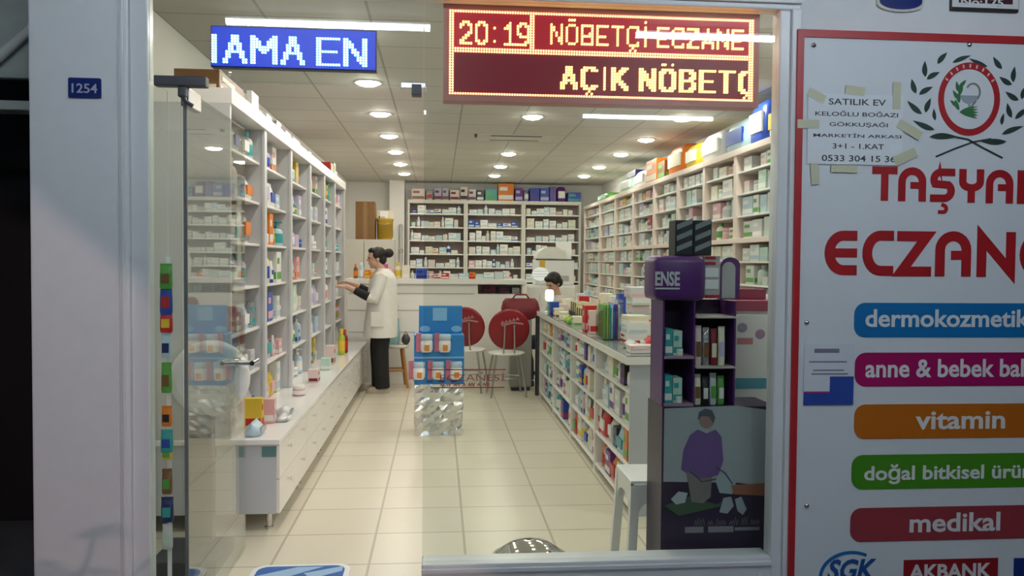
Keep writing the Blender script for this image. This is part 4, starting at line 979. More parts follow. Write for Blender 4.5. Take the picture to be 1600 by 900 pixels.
# wooden stool with a bag, beside the woman
t = thing('wooden_stool', (-0.51, 9.62, 0.0), 'orange brown wooden stool with splayed legs beside the woman', 'stool', rz=R(8))
MB().lathe([(.0005, .455), (.165, .455), (.175, .465), (.175, .482), (.16, .488), (.0005, .488)], 26, cap=False).build('seat', mat('pale stool cushion', (0.62, 0.62, 0.50), 0.7), t)
for sx in (-1, 1):
    for sy in (-1, 1): MB().tube([(.09*sx, .09*sy, .455), (.145*sx, .145*sy, 0.0)], [.019, .016], 8).build('leg', M_wood, t)
for s in (-1, 1):
    MB().tube([(-.12, .12*s, .20), (.12, .12*s, .20)], .011, 8).build('stretcher', M_wood, t); MB().tube([(.12*s, -.12, .26), (.12*s, .12, .26)], .011, 8).build('stretcher', M_wood, t)
t = thing('carrier_bag', (-0.56, 9.66, 0.489), 'pale turquoise carrier bag standing on the wooden stool', 'bag')
MB().loft([[(sx*math.copysign(abs(math.cos(2*PI*k/20))**.5, math.cos(2*PI*k/20)), sy*math.copysign(abs(math.sin(2*PI*k/20))**.5, math.sin(2*PI*k/20)), z) for k in range(20)] for z, sx, sy in ((.0, .10, .07), (.05, .115, .08), (.2, .11, .065), (.30, .105, .02))]).build('body', mat('turquoise paper', (0.30, 0.52, 0.55), 0.6), t)
MB().tube([(-.05, 0, .29), (-.04, 0, .35), (.04, 0, .35), (.05, 0, .29)], .006, 6).build('handle', M_white, t)
t = thing('handbag', (-0.375, 9.60, 0.489), 'small dark handbag lying on the edge of the wooden stool', 'bag')
MB().ball((0, 0, .06), .05, .05, .06, 14).build('body', M_dark, t)
MB().tube([(-.03, 0, .10), (0, 0, .15), (.03, 0, .10)], .006, 6).build('strap', M_dark, t)

# white plastic stool close to the window
t = thing('plastic_stool', (1.045, 3.86, 0.0), 'white plastic stool with arched skirt by the end of the counter', 'stool')
MB().rbox(-.17, .17, -.16, .16, .435, .455, .008).build('seat', M_white, t)
for q in range(4):
    Tq = Matrix.Rotation(q*PI/2, 4, 'Z')
    arch = [(-.168, .44), (.168, .44), (.168, .30), (.135, .30)] + arc(0, .30, .135, .075, 0, 180, 12)[1:-1] + [(-.135, .30), (-.168, .30)]
    MB().prism(arch, -.168, -.158, 0, Tq).build('skirt', M_white, t)
for sx in (-1, 1):
    for sy in (-1, 1):
        MB().loft([[(sx*(.150 + d_) + a*.020, sy*(.150 + d_) + b_*.020, z) for a, b_ in ((-1, -1), (1, -1), (1, 1), (-1, 1))] for z, d_ in ((.0, .022), (.30, .004), (.435, 0))], smooth=False).build('leg', M_white, t)
# round steel bin behind the sill
t = thing('steel_bin', (0.405, 3.60, 0.0), 'round shiny steel bin with a domed lid just behind the window sill', 'bin')
MB().lathe([(.13, .0), (.145, .01), (.15, .145), (.155, .15)], 32).build('body', M_steel, t)
MB().lathe([(.158, .148), (.16, .158), (.15, .165), (.125, .19), (.085, .212), (.04, .222), (.0005, .224)], 36, cap=False).build('lid', M_chrome, t)
MB().lathe([(.152, .140), (.166, .150), (.166, .160), (.152, .165)], 32, cap=False).build('rim', mat('clear rim', (0.55, 0.58, 0.55), 0.15), t)
# door mat
t = thing('door_mat', (-0.63, 3.62, 0.0005), 'blue and white printed mat with rounded corners in the doorway', 'mat')
MB().prism(roundrect(-.225, .225, -.34, .34, .07), 0.0, .012, plane='XY').build('border', M_white, t)
MB().prism(roundrect(-.20, .20, -.315, .315, .055), .012, .0135, plane='XY').build('field', mat('mat blue', (0.03, 0.12, 0.42), 0.7), t)
MB().prism([(-.19, .20), (-.02, .30), (.10, .30), (-.10, .14)], .0135, .0145, plane='XY').prism([(.02, .22), (.19, .30), (.19, .24), (.06, .15)], .0135, .0145, plane='XY').build('stripe', mat('mat light blue', (0.32, 0.50, 0.72), 0.7), t)

# ================================================================== PURPLE DISPLAY STAND at the window
M_pur = mat('deep purple card', (0.095, 0.022, 0.155), 0.35)
M_purd = mat('dark aubergine card', (0.028, 0.012, 0.045), 0.4)
DY = 3.40
ps = thing('promotion_stand', (1.16, DY, 0.0), 'tall purple product stand with a gardening poster on its base, close behind the window', 'display stand')
def PX(x, y, Y): p = onY(x, y, Y); return p.x, p.z
(xa, za), (xb, _), (xm, _) = PX(1035, 636, DY), PX(1212, 640, DY), PX(1150, 630, DY)
wb(MB().box(xa, xb, DY, DY + .24, 0.0, za), 'base_box', M_purd, ps)
(_, zmid) = PX(1035, 745, DY)
pgp = wb(MB().prism([(xa + .008, za - .006), (xm, za + .004), (xb - .006, za - .02), (xb - .006, zmid - .05), (xm + .02, zmid - .03), (xa + .008, zmid - .02)], DY - .003, DY), 'poster', mat('poster pale grey', (0.40, 0.43, 0.46), 0.5), ps)
def PP(pts, k=0): return [PX(x, y, DY - .003 - k*.001) for x, y in pts]
def poly(pts, nm, col, k=1, par=None): return wb(MB().prism(PP(pts), DY - .003 - .0012*k, DY - .003), nm, mat(nm.replace('_', ' ') + ' print', col, 0.5), ps, par or pgp)
wb(MB().prism(disc(*PX(1104, 655, DY), .032, 20, 1.15), DY - .0065, DY - .003), 'printed_face', mat('printed skin', (0.36, 0.22, 0.19), 0.5), ps, pgp)
poly([(1090, 655), (1092, 644), (1102, 638), (1112, 641), (1117, 652), (1114, 661), (1108, 650), (1096, 650)], 'printed_hair', (0.10, 0.11, 0.14), 4)
poly([(1078, 680), (1090, 671), (1104, 677), (1118, 671), (1127, 682), (1130, 720), (1122, 742), (1100, 748), (1078, 744), (1064, 733), (1068, 702)], 'printed_jumper', (0.17, 0.09, 0.28), 2)
poly([(1072, 735), (1092, 747), (1112, 745), (1110, 776), (1098, 786), (1080, 784)], 'printed_trousers', (0.22, 0.20, 0.19), 3)
poly([(1048, 780), (1060, 768), (1074, 770), (1070, 785), (1056, 788)], 'printed_flower', (0.46, 0.52, 0.54), 3)
poly([(1038, 790), (1075, 776), (1120, 788), (1138, 778), (1130, 790), (1060, 806)], 'printed_plants', (0.05, 0.10, 0.05), 2)
poly([(1118, 752), (1140, 738), (1150, 752), (1144, 772), (1124, 770)], 'printed_basket', (0.38, 0.44, 0.48), 2)
poly([(1142, 758), (1204, 754), (1204, 775), (1146, 772)], 'printed_trowel', (0.34, 0.12, 0.06), 3)
for pa in ([(1124, 800), (1130, 778), (1142, 776), (1146, 790), (1136, 802)], [(1148, 780), (1158, 776), (1166, 795), (1160, 804), (1152, 798)]): poly(pa, 'printed_glove', (0.36, 0.40, 0.44), 4)
wb(MB().ribbon([PX(1078, 736, DY), PX(1096, 752, DY), PX(1118, 748, DY)], .004, DY - .007, DY - .003).ribbon([PX(1118, 730, DY), PX(1132, 738, DY), PX(1144, 756, DY)], .004, DY - .007, DY - .003), 'printed_cord', M_dark, ps, pgp)
(x0_, z1_), (x1_, z0_) = PX(1085, 809, DY), PX(1180, 819, DY)
sq = random.Random(5); mm = MB(); x = x0_
while x < x1_ - .012:      # faint handwriting, too small to read
    n_ = sq.randint(5, 9); pts = [(x + .0055*k, z0_ + (z1_ - z0_)*((k % 2)*sq.uniform(.5, 1.0))) for k in range(n_)]
    mm.ribbon(pts, .0022, DY - .004, DY - .003); x += .0055*n_ + .008
wb(mm, 'small_text', mat('faint lettering', (0.20, 0.18, 0.22), 0.5), ps)
(x0_, z1_), (x1_, z0_) = PX(1070, 823, DY), PX(1186, 831, DY)
mm = MB().box(x0_, x0_ + .08, DY - .004, DY - .003, z0_ + .003, z1_).box(x0_ + .10, x0_ + .21, DY - .004, DY - .003, z0_ + .003, z1_).box(x0_ + .215, x1_, DY - .004, DY - .003, z0_ + .009, z1_ - .006)
wb(mm, 'caption_bar', mat('caption grey', (0.26, 0.25, 0.29), 0.5), ps)
# upper tiers
(ux0, uz1), (ux1, _) = PX(1033, 470, DY + .05), PX(1146, 470, DY + .05)
wb(MB().box(ux0, ux1, DY + .20, DY + .215, za, uz1), 'back_card', M_purd, ps)
um = PX(1086, 500, DY)[0]
for x in (ux0, um, ux1 - .006): wb(MB().box(x, x + .008, DY + .02, DY + .20, za, uz1), 'side_card', M_pur, ps)
(_, s1), (_, s2) = PX(1060, 556, DY + .02), PX(1060, 632, DY + .02)
for z in (s1, max(s2, za + .012)):
    wb(MB().rbox(ux0 + .008, um, DY + .005, DY + .20, z - .012, z, .002), 'tier', mat('lilac tier edge', (0.36, 0.24, 0.34), 0.4), ps)
(_, s3), (_, s4) = PX(1115, 572, DY + .02), PX(1115, 494, DY + .02)
for z in (s3, s4): wb(MB().rbox(um + .008, ux1 - .006, DY - .005, DY + .20, z - .008, z, .002), 'tier', mat('pale tier', (0.50, 0.46, 0.42), 0.4), ps)
# header
(hx0, hz1), (hx1, hz0) = PX(1022, 399, DY + .02), PX(1097, 470, DY + .02)
hd = wb(MB().rbox(hx0, hx1 + .012, DY + .0, DY + .21, hz0, hz1, .03, smooth=True), 'header_box', M_pur, ps)
(lx0, lz1), (lx1, lz0) = PX(1024, 424, DY), PX(1062, 447, DY)
wb(text_mb('ENSE', lx0, lx1, lz0, lz1, DY - .003, DY, .03), 'lettering', mat('header white', (0.56, 0.57, 0.62), 0.4), ps, hd)
wb(MB().box(lx0, lx1, DY - .003, DY, lz0 - .014, lz0 - .007), 'rule', mat('header white', (0.56, 0.57, 0.62), 0.4), ps, hd)
(gx0, gz1), (gx1, gz0) = PX(1099, 400, DY + .02), PX(1124, 466, DY + .02)
sd = wb(MB().box(gx0 + .006, gx1, DY + .02, DY + .20, gz0, gz1), 'header_side', mat('header grey', (0.46, 0.40, 0.41), 0.4), ps)
m = MB()
for k in (.80, .93): m.box(gx0 + .008, gx1 - .02, DY + .016, DY + .02, gz0 + (gz1 - gz0)*k, gz0 + (gz1 - gz0)*(k + .06))
m.box(gx0 + .008, gx1, DY + .016, DY + .02, gz0, gz0 + (gz1 - gz0)*.08); wb(m, 'red_stripe', mat('header red', (0.36, 0.012, 0.03), 0.4), ps, sd)
m = MB()
for k in (.22, .50): m.box(gx0 + .008, gx1 - .006, DY + .016, DY + .02, gz0 + (gz1 - gz0)*k, gz0 + (gz1 - gz0)*(k + .22))
wb(m, 'white_panel', M_pale, ps, sd)
(q0, q1), (q2, q3) = PX(1124, 402, DY + .12), PX(1153, 468, DY + .12)
qm = (q0 + q2)/2
wb(MB().prism([(q0, q3), (q2, q3)] + arc(qm, q1 - .035, (q2 - q0)/2, .035, 0, 180, 12), DY + .10, DY + .14), 'arched_card', M_pur, ps)
wb(MB().prism([(q0 + .004, q3 + .006), (q2 - .022, q3 + .006)] + arc(qm - .009, q1 - .05, (q2 - q0)/2 - .013, .03, 0, 180, 12), DY + .095, DY + .10), 'arched_panel', mat('card grey white', (0.42, 0.43, 0.44), 0.4), ps)
# black striped boxes on the header
M_bstripe = mat('soft grey stripe', (0.22, 0.24, 0.26), 0.4)
(cx0, cz1), (cx1, cz0) = PX(1055, 344, DY + .05), PX(1112, 397, DY + .05)
for i in range(2):
    w_ = (cx1 - cx0)/2
    t = thing('striped_box', (cx0 + w_*(i + .5), DY + .10, hz1 + .0008), f'black box with grey slanting stripes topping the purple stand, {"nearer the counter" if i == 0 else "nearer the sign board"}', 'box', 'black striped boxes')
    hgt = cz1 - hz1
    MB().rbox(-w_/2 + .001, w_/2 - .001, -.05, .05, 0, hgt, .003).build('body', M_black, t)
    for k in range(3):
        z = hgt*(.10 + .31*k); MB().prism([(-w_*.40, z), (w_*.42, z + .028), (w_*.42, z + .05), (-w_*.40, z + .022)], -.053, -.05).build('stripe', M_bstripe, t)
# products on the stand
pr = random.Random(21)
for nm, z, sset in (('upper', s1, 0), ('lower', max(s2, za + .012), 1)):
    x = ux0 + .014; k = 0
    while x < um - .045:
        w_ = pr.uniform(.030, .042); h_ = pr.uniform(.085, .125)
        product('product_carton', ['teal', 'mint', 'white', 'pale blue'][k % 4], ['white', 'teal', 'navy', 'teal'][k % 4], x + w_/2, DY + .07, z, w_, .09, h_, 0, f'slim {["teal", "mint", "white", "pale blue"][k % 4]} toothpaste carton, {ORD[k]} on the {nm} tier of the purple stand', 'cartons on the purple stand'); x += w_ + .003; k += 1
    product('jar', 'cream', 'white', ux0 + .075, DY + .022, z, .028, .028, .028, 0, f'small white sample pot at the edge of the {nm} tier of the purple stand')
for nm, z, hh in (('upper', s3, s4 - s3 - .03), ('lower', za, s3 - za - .03)):
    x = um + .014; k = 0; cs = [('pale pink', 'brown'), ('silver', 'brown'), ('maroon', 'cream'), ('cream', 'lilac'), ('mint', 'navy')] if nm == 'upper' else [('cream', 'brown'), ('black', 'white'), ('pale grey', 'green'), ('green', 'white'), ('cream', 'purple')]
    while x < ux1 - .042 and k < 5:
        w_ = .030; c, a = cs[k]
        product('pouch', c, a, x + w_/2, DY + .05, z, w_, .03, hh*pr.uniform(.86, 1), 0, f'narrow {c} blister pack, {ORD[k]} on the {nm} rack of the purple stand', 'packs on the purple stand'); x += w_ + .004; k += 1
# magenta tray behind the stand and white banner
t = thing('cardboard_tray', (1.36, 3.86, 0.0), 'magenta cardboard tray stand behind the purple stand', 'display stand')
M_mag = mat('dull magenta card', (0.24, 0.03, 0.075), 0.45)
(x0_, z1_), (x1_, z0_) = PX(1124, 462, 3.86), PX(1212, 486, 3.86)
wb(MB().rbox(x0_, x1_, 3.86, 4.02, z0_, z0_ + .05, .004), 'tray', M_mag, t)
wb(MB().rbox(x0_ + .12, x1_, 3.98, 4.02, z0_ + .05, z1_ + .03, .004), 'header', M_mag, t)
wb(MB().box(x0_ + .10, x1_ - .02, 3.88, 4.0, 0, z0_), 'column', mat('tray column grey', (0.40, 0.40, 0.40), 0.5), t)
t = thing('banner_stand', (1.42, 3.72, 0.0), 'white upright banner with teal bands between purple stand and window jamb', 'banner')
(x0_, z1_), (x1_, z0_) = PX(1146, 492, 3.70), PX(1222, 640, 3.70)
bn = wb(MB().box(x0_, x1_, 3.70, 3.712, 0.05, z1_), 'banner_sheet', mat('banner white', (0.56, 0.60, 0.62), 0.45), t)
wb(MB().rbox(x0_, x1_, 3.68, 3.74, 0.0, 0.05, .006), 'foot', M_steel, t)
for ya, yb, cl in ((591, 607, (0.05, 0.26, 0.36)), (648, 659, (0.06, 0.07, 0.12)), (700, 714, (0.08, 0.22, 0.32))):
    (a0, c1), (a1, c0) = PX(1150, ya, 3.70), PX(1216, yb, 3.70); wb(MB().box(a0, x1_ - .004, 3.697, 3.70, c0, c1), 'band', mat('banner band %d' % ya, cl, 0.4), t, bn)
for cx_, cy_, rr_, cl in ((1160, 512, .022, (0.22, 0.24, 0.34)), (1188, 522, .022, (0.26, 0.16, 0.26))):
    wb(MB().prism(disc(*PX(cx_, cy_, 3.70), rr_, 18), 3.697, 3.70), 'printed_disc', mat('banner disc %d' % cx_, cl, 0.4), t, bn)
(a0, c1), (a1, c0) = PX(1152, 528, 3.70), PX(1176, 538, 3.70); wb(MB().box(a0, a1, 3.697, 3.70, c0, c1), 'red_print', mat('banner red print', (0.40, 0.16, 0.18), 0.4), t, bn)

# ================================================================== LOOSE THINGS ON TOP OF FURNITURE
br = random.Random(33)
# on the back wall shelving
def on_back(x0p, x1p, ytop, kind, c, a, label, d=.26):
    A, B = onY(x0p, 310, 14.60), onY(x1p, ytop, 14.60)
    product(kind, c, a, (A.x + B.x)/2, 14.72, 2.51, abs(B.x - A.x)*.97, d, max(.06, B.z - 2.51), 0, label + ', atop the back wall shelving', 'stock on top of the back wall shelving')
for args in ((643, 664, 295, 'box', 'pale pink', 'brown', 'pale pink carton at the wall end of the row'), (665, 677, 298, 'pouch', 'white', 'red', 'small white packet beside the pale pink carton'), (679, 690, 294, 'box', 'lilac', 'maroon', 'dull lilac box third in the row'),
             (691, 701, 294, 'box', 'lilac', 'brown', 'dull lilac box fourth in the row'), (703, 718, 297, 'box', 'pale pink', 'maroon', 'low pale pink carton left of the dark carton'), (719, 731, 292, 'box', 'pale pink', 'black', 'pale carton with black print'),
             (732, 744, 296, 'box', 'pale grey', 'maroon', 'pale grey carton beside the black one'), (745, 756, 297, 'box', 'black', 'white', 'small black carton in the middle of the row'), (758, 777, 296, 'box', 'teal', 'green', 'dark teal box left of the orange one'),
             (778, 803, 287, 'box', 'orange', 'white', 'tall bright orange box with a white mark'), (805, 817, 294, 'box', 'purple', 'lilac', 'purple box right beside the orange one'), (818, 827, 296, 'pouch', 'lilac', 'white', 'pale lilac packet between purple boxes'),
             (828, 843, 294, 'box', 'blue', 'purple', 'blue box in the row of purple ones'), (844, 858, 294, 'box', 'blue', 'lilac', 'blue box with a lilac print'), (859, 869, 292, 'box', 'purple', 'blue', 'purple box with a blue print'),
             (870, 885, 292, 'bag', 'purple', 'white', 'purple bag with a white window'), (887, 908, 301, 'box', 'blue', 'teal', 'low blue box at the far end of the row')):
    on_back(*args)
# on the pink shelving: X 2.55..2.88
def on_pink(y0, y1, h, kind, c, a, label, d=.30, x=2.68):
    product(kind, c, a, x, (y0 + y1)/2, 2.412, abs(y1 - y0)*.97, d, h, -PI/2, label + ', on top of the pink shelving', 'stock on top of the pink shelving')
for args in ((12.55, 13.3, .12, 'bag', 'green', 'mint', 'green bag at the far end'), (10.85, 11.75, .20, 'bag', 'mint', 'white', 'long pale green bag with a white end'), (10.15, 10.8, .22, 'bag', 'white', 'pale grey', 'shiny white bag before the orange pack'),
             (9.60, 10.1, .27, 'box', 'orange', 'cream', 'orange pack, smaller of the two'), (9.25, 9.55, .20, 'box', 'brown', 'green', 'low brown box between the orange packs'), (8.55, 9.2, .31, 'bag', 'orange', 'cream', 'large orange bag'),
             (8.05, 8.5, .25, 'bag', 'yellow', 'white', 'bright yellow bag'), (7.35, 8.0, .27, 'bag', 'pale grey', 'white', 'shiny pale grey bag beside the yellow one'), (6.75, 7.3, .27, 'bag', 'pale blue', 'blue', 'pale blue bag'),
             (6.35, 6.72, .35, 'bag', 'blue', 'white', 'deep blue bag standing upright'), (5.95, 6.32, .27, 'bag', 'cream', 'yellow', 'cream bag near the window'), (5.4, 5.9, .38, 'box', 'navy', 'blue', 'tall navy box nearest the window')):
    on_pink(*args)
product('box', 'navy', 'purple', 2.70, 11.2, 2.613, .5, .2, .08, -PI/2, 'flat dark navy box lying on the long pale green bag', 'stock on top of the pink shelving')
# on the white display cabinets
for y0, y1, h, kind, c, a, label in ((4.62, 5.2, .12, 'box', 'brown', 'cream', 'flat brown carton nearest the door'), (5.3, 5.62, .26, 'pouch', 'silver', 'white', 'tall silver packet'), (5.75, 6.05, .16, 'pouch', 'silver', 'pale grey', 'silver packet, second of the shiny row'),
             (6.1, 6.4, .18, 'pouch', 'white', 'silver', 'white packet among the shiny ones'), (6.45, 6.8, .15, 'pouch', 'silver', 'lilac', 'low silver packet with lilac print'), (6.9, 7.25, .10, 'box', 'pale grey', 'white', 'low pale grey box behind the silver packets'),
             (7.6, 7.9, .14, 'pouch', 'brown', 'silver', 'single brown packet'), (9.25, 9.5, .17, 'box', 'red', 'green', 'red box at the far end'), (9.52, 9.70, .20, 'box', 'green', 'red', 'dark green box at the far end'), (9.71, 9.84, .12, 'box', 'white', 'pale grey', 'small white box at the far end')):
    product(kind, c, a, -1.30, (y0 + y1)/2, 2.351, (y1 - y0)*.96, .24, h, PI/2, label + ', on top of the display cabinets', 'stock on top of the display cabinets')
# orange bottle leaning out of the second cabinet
for q in [q for q in COL.objects if q.get('category') in ('box', 'bottle', 'tube', 'jar', 'pouch') and -1.4 < q.location.x < -1.1 and abs(q.location.z - 1.5508) < .01 and 5.86 < q.location.y < 6.14]: bpy.data.objects.remove(q)
o = product('bottle', 'orange', 'yellow', -1.19, 6.0, 1.551,   .085, .085, .215, 0, 'bright orange bottle leaning at the front of the second display cabinet'); o.rotation_euler = (R(4), R(-6), 0); o.location.z += .008
# clutter on the bench top near the door
for x, y, kind, c, a, w_, d_, h_, label in ((-1.00, 4.62, 'pouch', 'pale blue', 'silver', .16, .10, .075, 'shiny pale blue packet lying'), (-1.04, 4.80, 'product_carton', 'yellow', 'red', .06, .10, .17, 'yellow carton with red print standing'),
             (-.99, 4.95, 'product_carton', 'pink', 'white', .05, .08, .14, 'small pink carton standing'), (-.93, 5.02, 'pouch', 'silver', 'white', .15, .10, .04, 'flat silver packet lying'), (-.95, 5.22, 'pouch', 'pale grey', 'silver', .13, .10, .05, 'pale grey packet lying'),
             (-.98, 5.95, 'jar', 'pink', 'white', .09, .09, .07, 'small pink jar standing'), (-.97, 6.6, 'product_carton', 'pale pink', 'maroon', .10, .08, .10, 'pale pink carton standing'), (-.98, 7.35, 'product_carton', 'mint', 'white', .10, .08, .10, 'mint carton standing'),
             (-.99, 7.75, 'product_carton', 'pale pink', 'brown', .10, .08, .17, 'tall pale pink carton standing'), (-.98, 8.52, 'bottle', 'lime', 'yellow', .075, .075, .26, 'tall lime green bottle standing'), (-.97, 8.68, 'bottle', 'maroon', 'red', .08, .08, .24, 'dark red bottle standing')):
    product(kind, c, a, x, y, .497, w_, d_, h_, PI/2, label + ' on the glossy bench top')

# things along the top of the dispensing counter
CT = 1.2365
x = -1.02; k = 0
for c, a, kind, w_, h_ in (('brown', 'orange', 'bottle', .055, .17), ('pale blue', 'white', 'bottle', .065, .19), ('orange', 'yellow', 'product_carton', .07, .10), ('yellow', 'brown', 'product_carton', .10, .08), ('magenta', 'maroon', 'pouch', .09, .17), ('pink', 'white', 'product_carton', .06, .14),
                           ('cream', 'yellow', 'bottle', .085, .19), ('cream', 'white', 'product_carton', .09, .16), ('white', 'pale grey', 'jar', .06, .06), ('blue', 'navy', 'box', .13, .12), ('white', 'pink', 'jar', .07, .09), ('pale pink', 'red', 'medicine_carton', .08, .06),
                           ('red', 'white', 'medicine_carton', .09, .07), ('pale grey', 'white', 'medicine_carton', .10, .06), ('pale blue', 'white', 'medicine_carton', .12, .07), ('orange', 'red', 'medicine_carton', .07, .08), ('mint', 'white', 'medicine_carton', .09, .06), ('white', 'pale blue', 'medicine_carton', .12, .08),
                           ('pale grey', 'mint', 'medicine_carton', .10, .09), ('white', 'pale grey', 'product_carton', .07, .10), ('mint', 'pale grey', 'medicine_carton', .12, .06), ('white', 'orange', 'medicine_carton', .11, .05), ('orange', 'cream', 'box', .12, .09), ('pink', 'blue', 'box', .09, .15)):
    if x + w_ > .96: break
    product(kind, c, a, x + w_/2, 10.07, CT, w_, min(.10, max(.05, w_)), h_, 0, f'{c} {WRD[kind]} with {a} print, {ORD[k] if k < 20 else "last"} along the top of the dispensing counter'if k < 20 else f'{c} {WRD[kind]} with {a} print near the far end of the dispensing counter', 'things on the dispensing counter')
    x += w_ + .008; k += 1
product('box', 'maroon', 'black', .62, 10.2, 1.0605, .14, .12, .09, 0, 'dark maroon box in the niche of the dispensing counter')
product('box', 'black', 'maroon', .80, 10.2, 1.0605, .13, .12, .08, 0, 'black box in the niche of the dispensing counter')
product('box', 'white', 'pale grey', .94, 10.2, 1.0605, .09, .12, .07, 0, 'small white box in the niche of the dispensing counter')

# behind the dispensing counter: grey cupboard with cartons, wall column and white machine
t = thing('tall_cupboard', (-1.58, 12.7, 0.0), 'plain grey cupboard behind the dispensing counter carrying brown cartons', 'cupboard')
M_cup = mat('warm grey cupboard', (0.52, 0.50, 0.45), 0.5)
MB().rbox(0, .90, 0, .55, .05, 1.77, .006).build('body', M_cup, t)
for i in range(2): d_ = MB().rbox(.01 + .445*i, .445 + .445*i, -.018, 0, .08, 1.74, .004).build('door', M_cup, t); MB().rbox((.41 if i == 0 else .47), (.425 if i == 0 else .485), -.035, -.018, .85, 1.0, .003).build('handle', M_steel, d_)
MB().box(.02, .88, .03, .52, 0, .05).build('plinth', M_dark, t)
t = thing('cardboard_box', (-1.12, 12.95, 1.771), 'tall brown cardboard carton standing on the grey cupboard', 'box')
M_kraft = mat('brown kraft board', (0.20, 0.105, 0.035), 0.75, nscale=8, var=0.12)
MB().rbox(-.145, .145, -.15, .15, 0, .575, .004).build('body', M_kraft, t); MB().box(-.03, .03, -.1515, -.15, 0, .575).build('tape', mat('parcel tape', (0.26, 0.15, 0.06), 0.35), t)
t = thing('yellow_bucket', (-.83, 12.92, 1.771), 'yellow bucket holding a pale packet, standing on the grey cupboard', 'bucket')
MB().lathe([(.105, 0), (.11, .01), (.128, .30), (.134, .305), (.134, .325), (.126, .325), (.118, .03), (.0005, .03)], 24, cap=False).build('body', mat('ochre yellow plastic', (0.50, 0.32, 0.03), 0.4), t)
MB().tube([(-.13, 0, .30), (-.10, -.12, .25), (0, -.145, .23), (.10, -.12, .25), (.13, 0, .30)], .004, 6).build('handle', M_steel, t)
product('box', 'white', 'lilac', -.84, 12.92, 1.803, .12, .10, .40, 0, 'white packet sticking out of the yellow bucket')
product('box', 'cream', 'brown', -.84, 13.14, 1.771, .24, .12, .46, 0, 'dull cream board carton behind the yellow bucket')
struct('wall_column', MB().box(-.86, -.60, 14.55, 14.95, 0, Z_CEIL), M_wall, 'white wall column next to the back wall shelving')
t = thing('wall_pipe', (-.66, 14.45, 0.0), 'grey upright service pipe on the white column beside the back wall shelving', 'pipe')
MB().tube([(0, 0, 0), (0, 0, 2.0), (0, .08, 2.06)], .035, 12).build('pipe_run', mat('grey pipe paint', (0.40, 0.40, 0.37), 0.5), t)
for z in (.6, 1.6): MB().lathe([(.045, 0), (.045, .05)], 14, c=(0, 0, z)).build('clamp', M_steel, t)
t = thing('white_cabinet', (1.12, 10.55, 0.0), 'white waist-high cabinet carrying the white machine behind the seated person', 'cabinet')
MB().rbox(0, .62, 0, .45, .05, 1.155, .006).build('body', M_lam, t)
for i in range(2): d_ = MB().rbox(.01 + .305*i, .305 + .305*i, -.016, 0, .07, 1.13, .004).build('door', M_lam, t); MB().rbox((.28 if i == 0 else .32), (.29 if i == 0 else .33), -.03, -.016, .6, .7, .003).build('handle', M_steel, d_)
MB().box(.02, .60, .03, .42, 0, .05).build('plinth', M_dark, t)
t = thing('office_machine', (1.48, 10.74, 1.156), 'white office machine with a rounded lid on the white cabinet', 'machine')
MB().rbox(-.25, .25, -.17, .20, 0, .33, .02).build('body', M_white, t)
lidp = [(-.24, .335), (.16, .335)] + arc(-.04, .335, .20, .155, 0, 180, 14)
MB().prism(lidp, -.16, .18).build('lid', mat('warm white plastic', (0.80, 0.80, 0.74), 0.35), t)
MB().box(-.25, .25, -.173, -.17, .315, .33).build('lid_gap', M_dark, t)
MB().rbox(-.20, -.13, -.178, -.17, .22, .32, .003).build('yellow_label', mat('yellow label', (0.62, 0.40, 0.04), 0.5), t)
MB().rbox(-.08, .18, -.175, -.17, .05, .12, .003).build('paper_slot', mat('slot grey', (0.45, 0.46, 0.45), 0.5), t)
product('product_carton', 'white', 'pale pink', 1.66, 11.05, 1.156, .20, .10, .56, 0, 'tall white carton standing behind the office machine')
# desk lamps of the counter end
t = thing('desk_lamp', (1.29, 10.27, 0.0), 'white globe lamp with thin rings on a slim floor stand beside the seated person', 'lamp')
MB().ball((-.035, 0, 1.30), .105, .105, .085, 20).build('globe', emitter('soft globe glow', (1.0, 0.98, 0.90), 0.85), t)
for z, r_ in ((1.27, .099), (1.30, .107), (1.335, .097)): MB().tube([(-.035 + r_*math.cos(2*PI*k/24), r_*math.sin(2*PI*k/24), z) for k in range(25)], .003, 6, cap=False).build('ring', mat('globe ring', (0.5, 0.5, 0.46), 0.5), t)
MB().tube([(-.035, 0, 0.02), (-.035, 0, 1.22)], .011, 8).build('pole', M_white, t)
MB().lathe([(.12, 0), (.12, .015), (.02, .03)], 20, c=(-.035, 0, 0)).build('base', M_white, t)
t = thing('reading_lamp', (1.13, 8.55, 0.927), 'small lit white lamp standing on the far end of the counter', 'lamp')
MB().rbox(-.03, .055, -.02, .03, .12, .235, .022).build('lit_shade', emitter('bright shade glow', (1.0, 0.98, 0.92), 6.0), t)
MB().tube([(0, .01, .01), (.01, .01, .125)], .007, 8).build('pole', M_white, t); MB().lathe([(.04, 0), (.04, .01), (.01, .016)], 16).build('base', M_white, t)

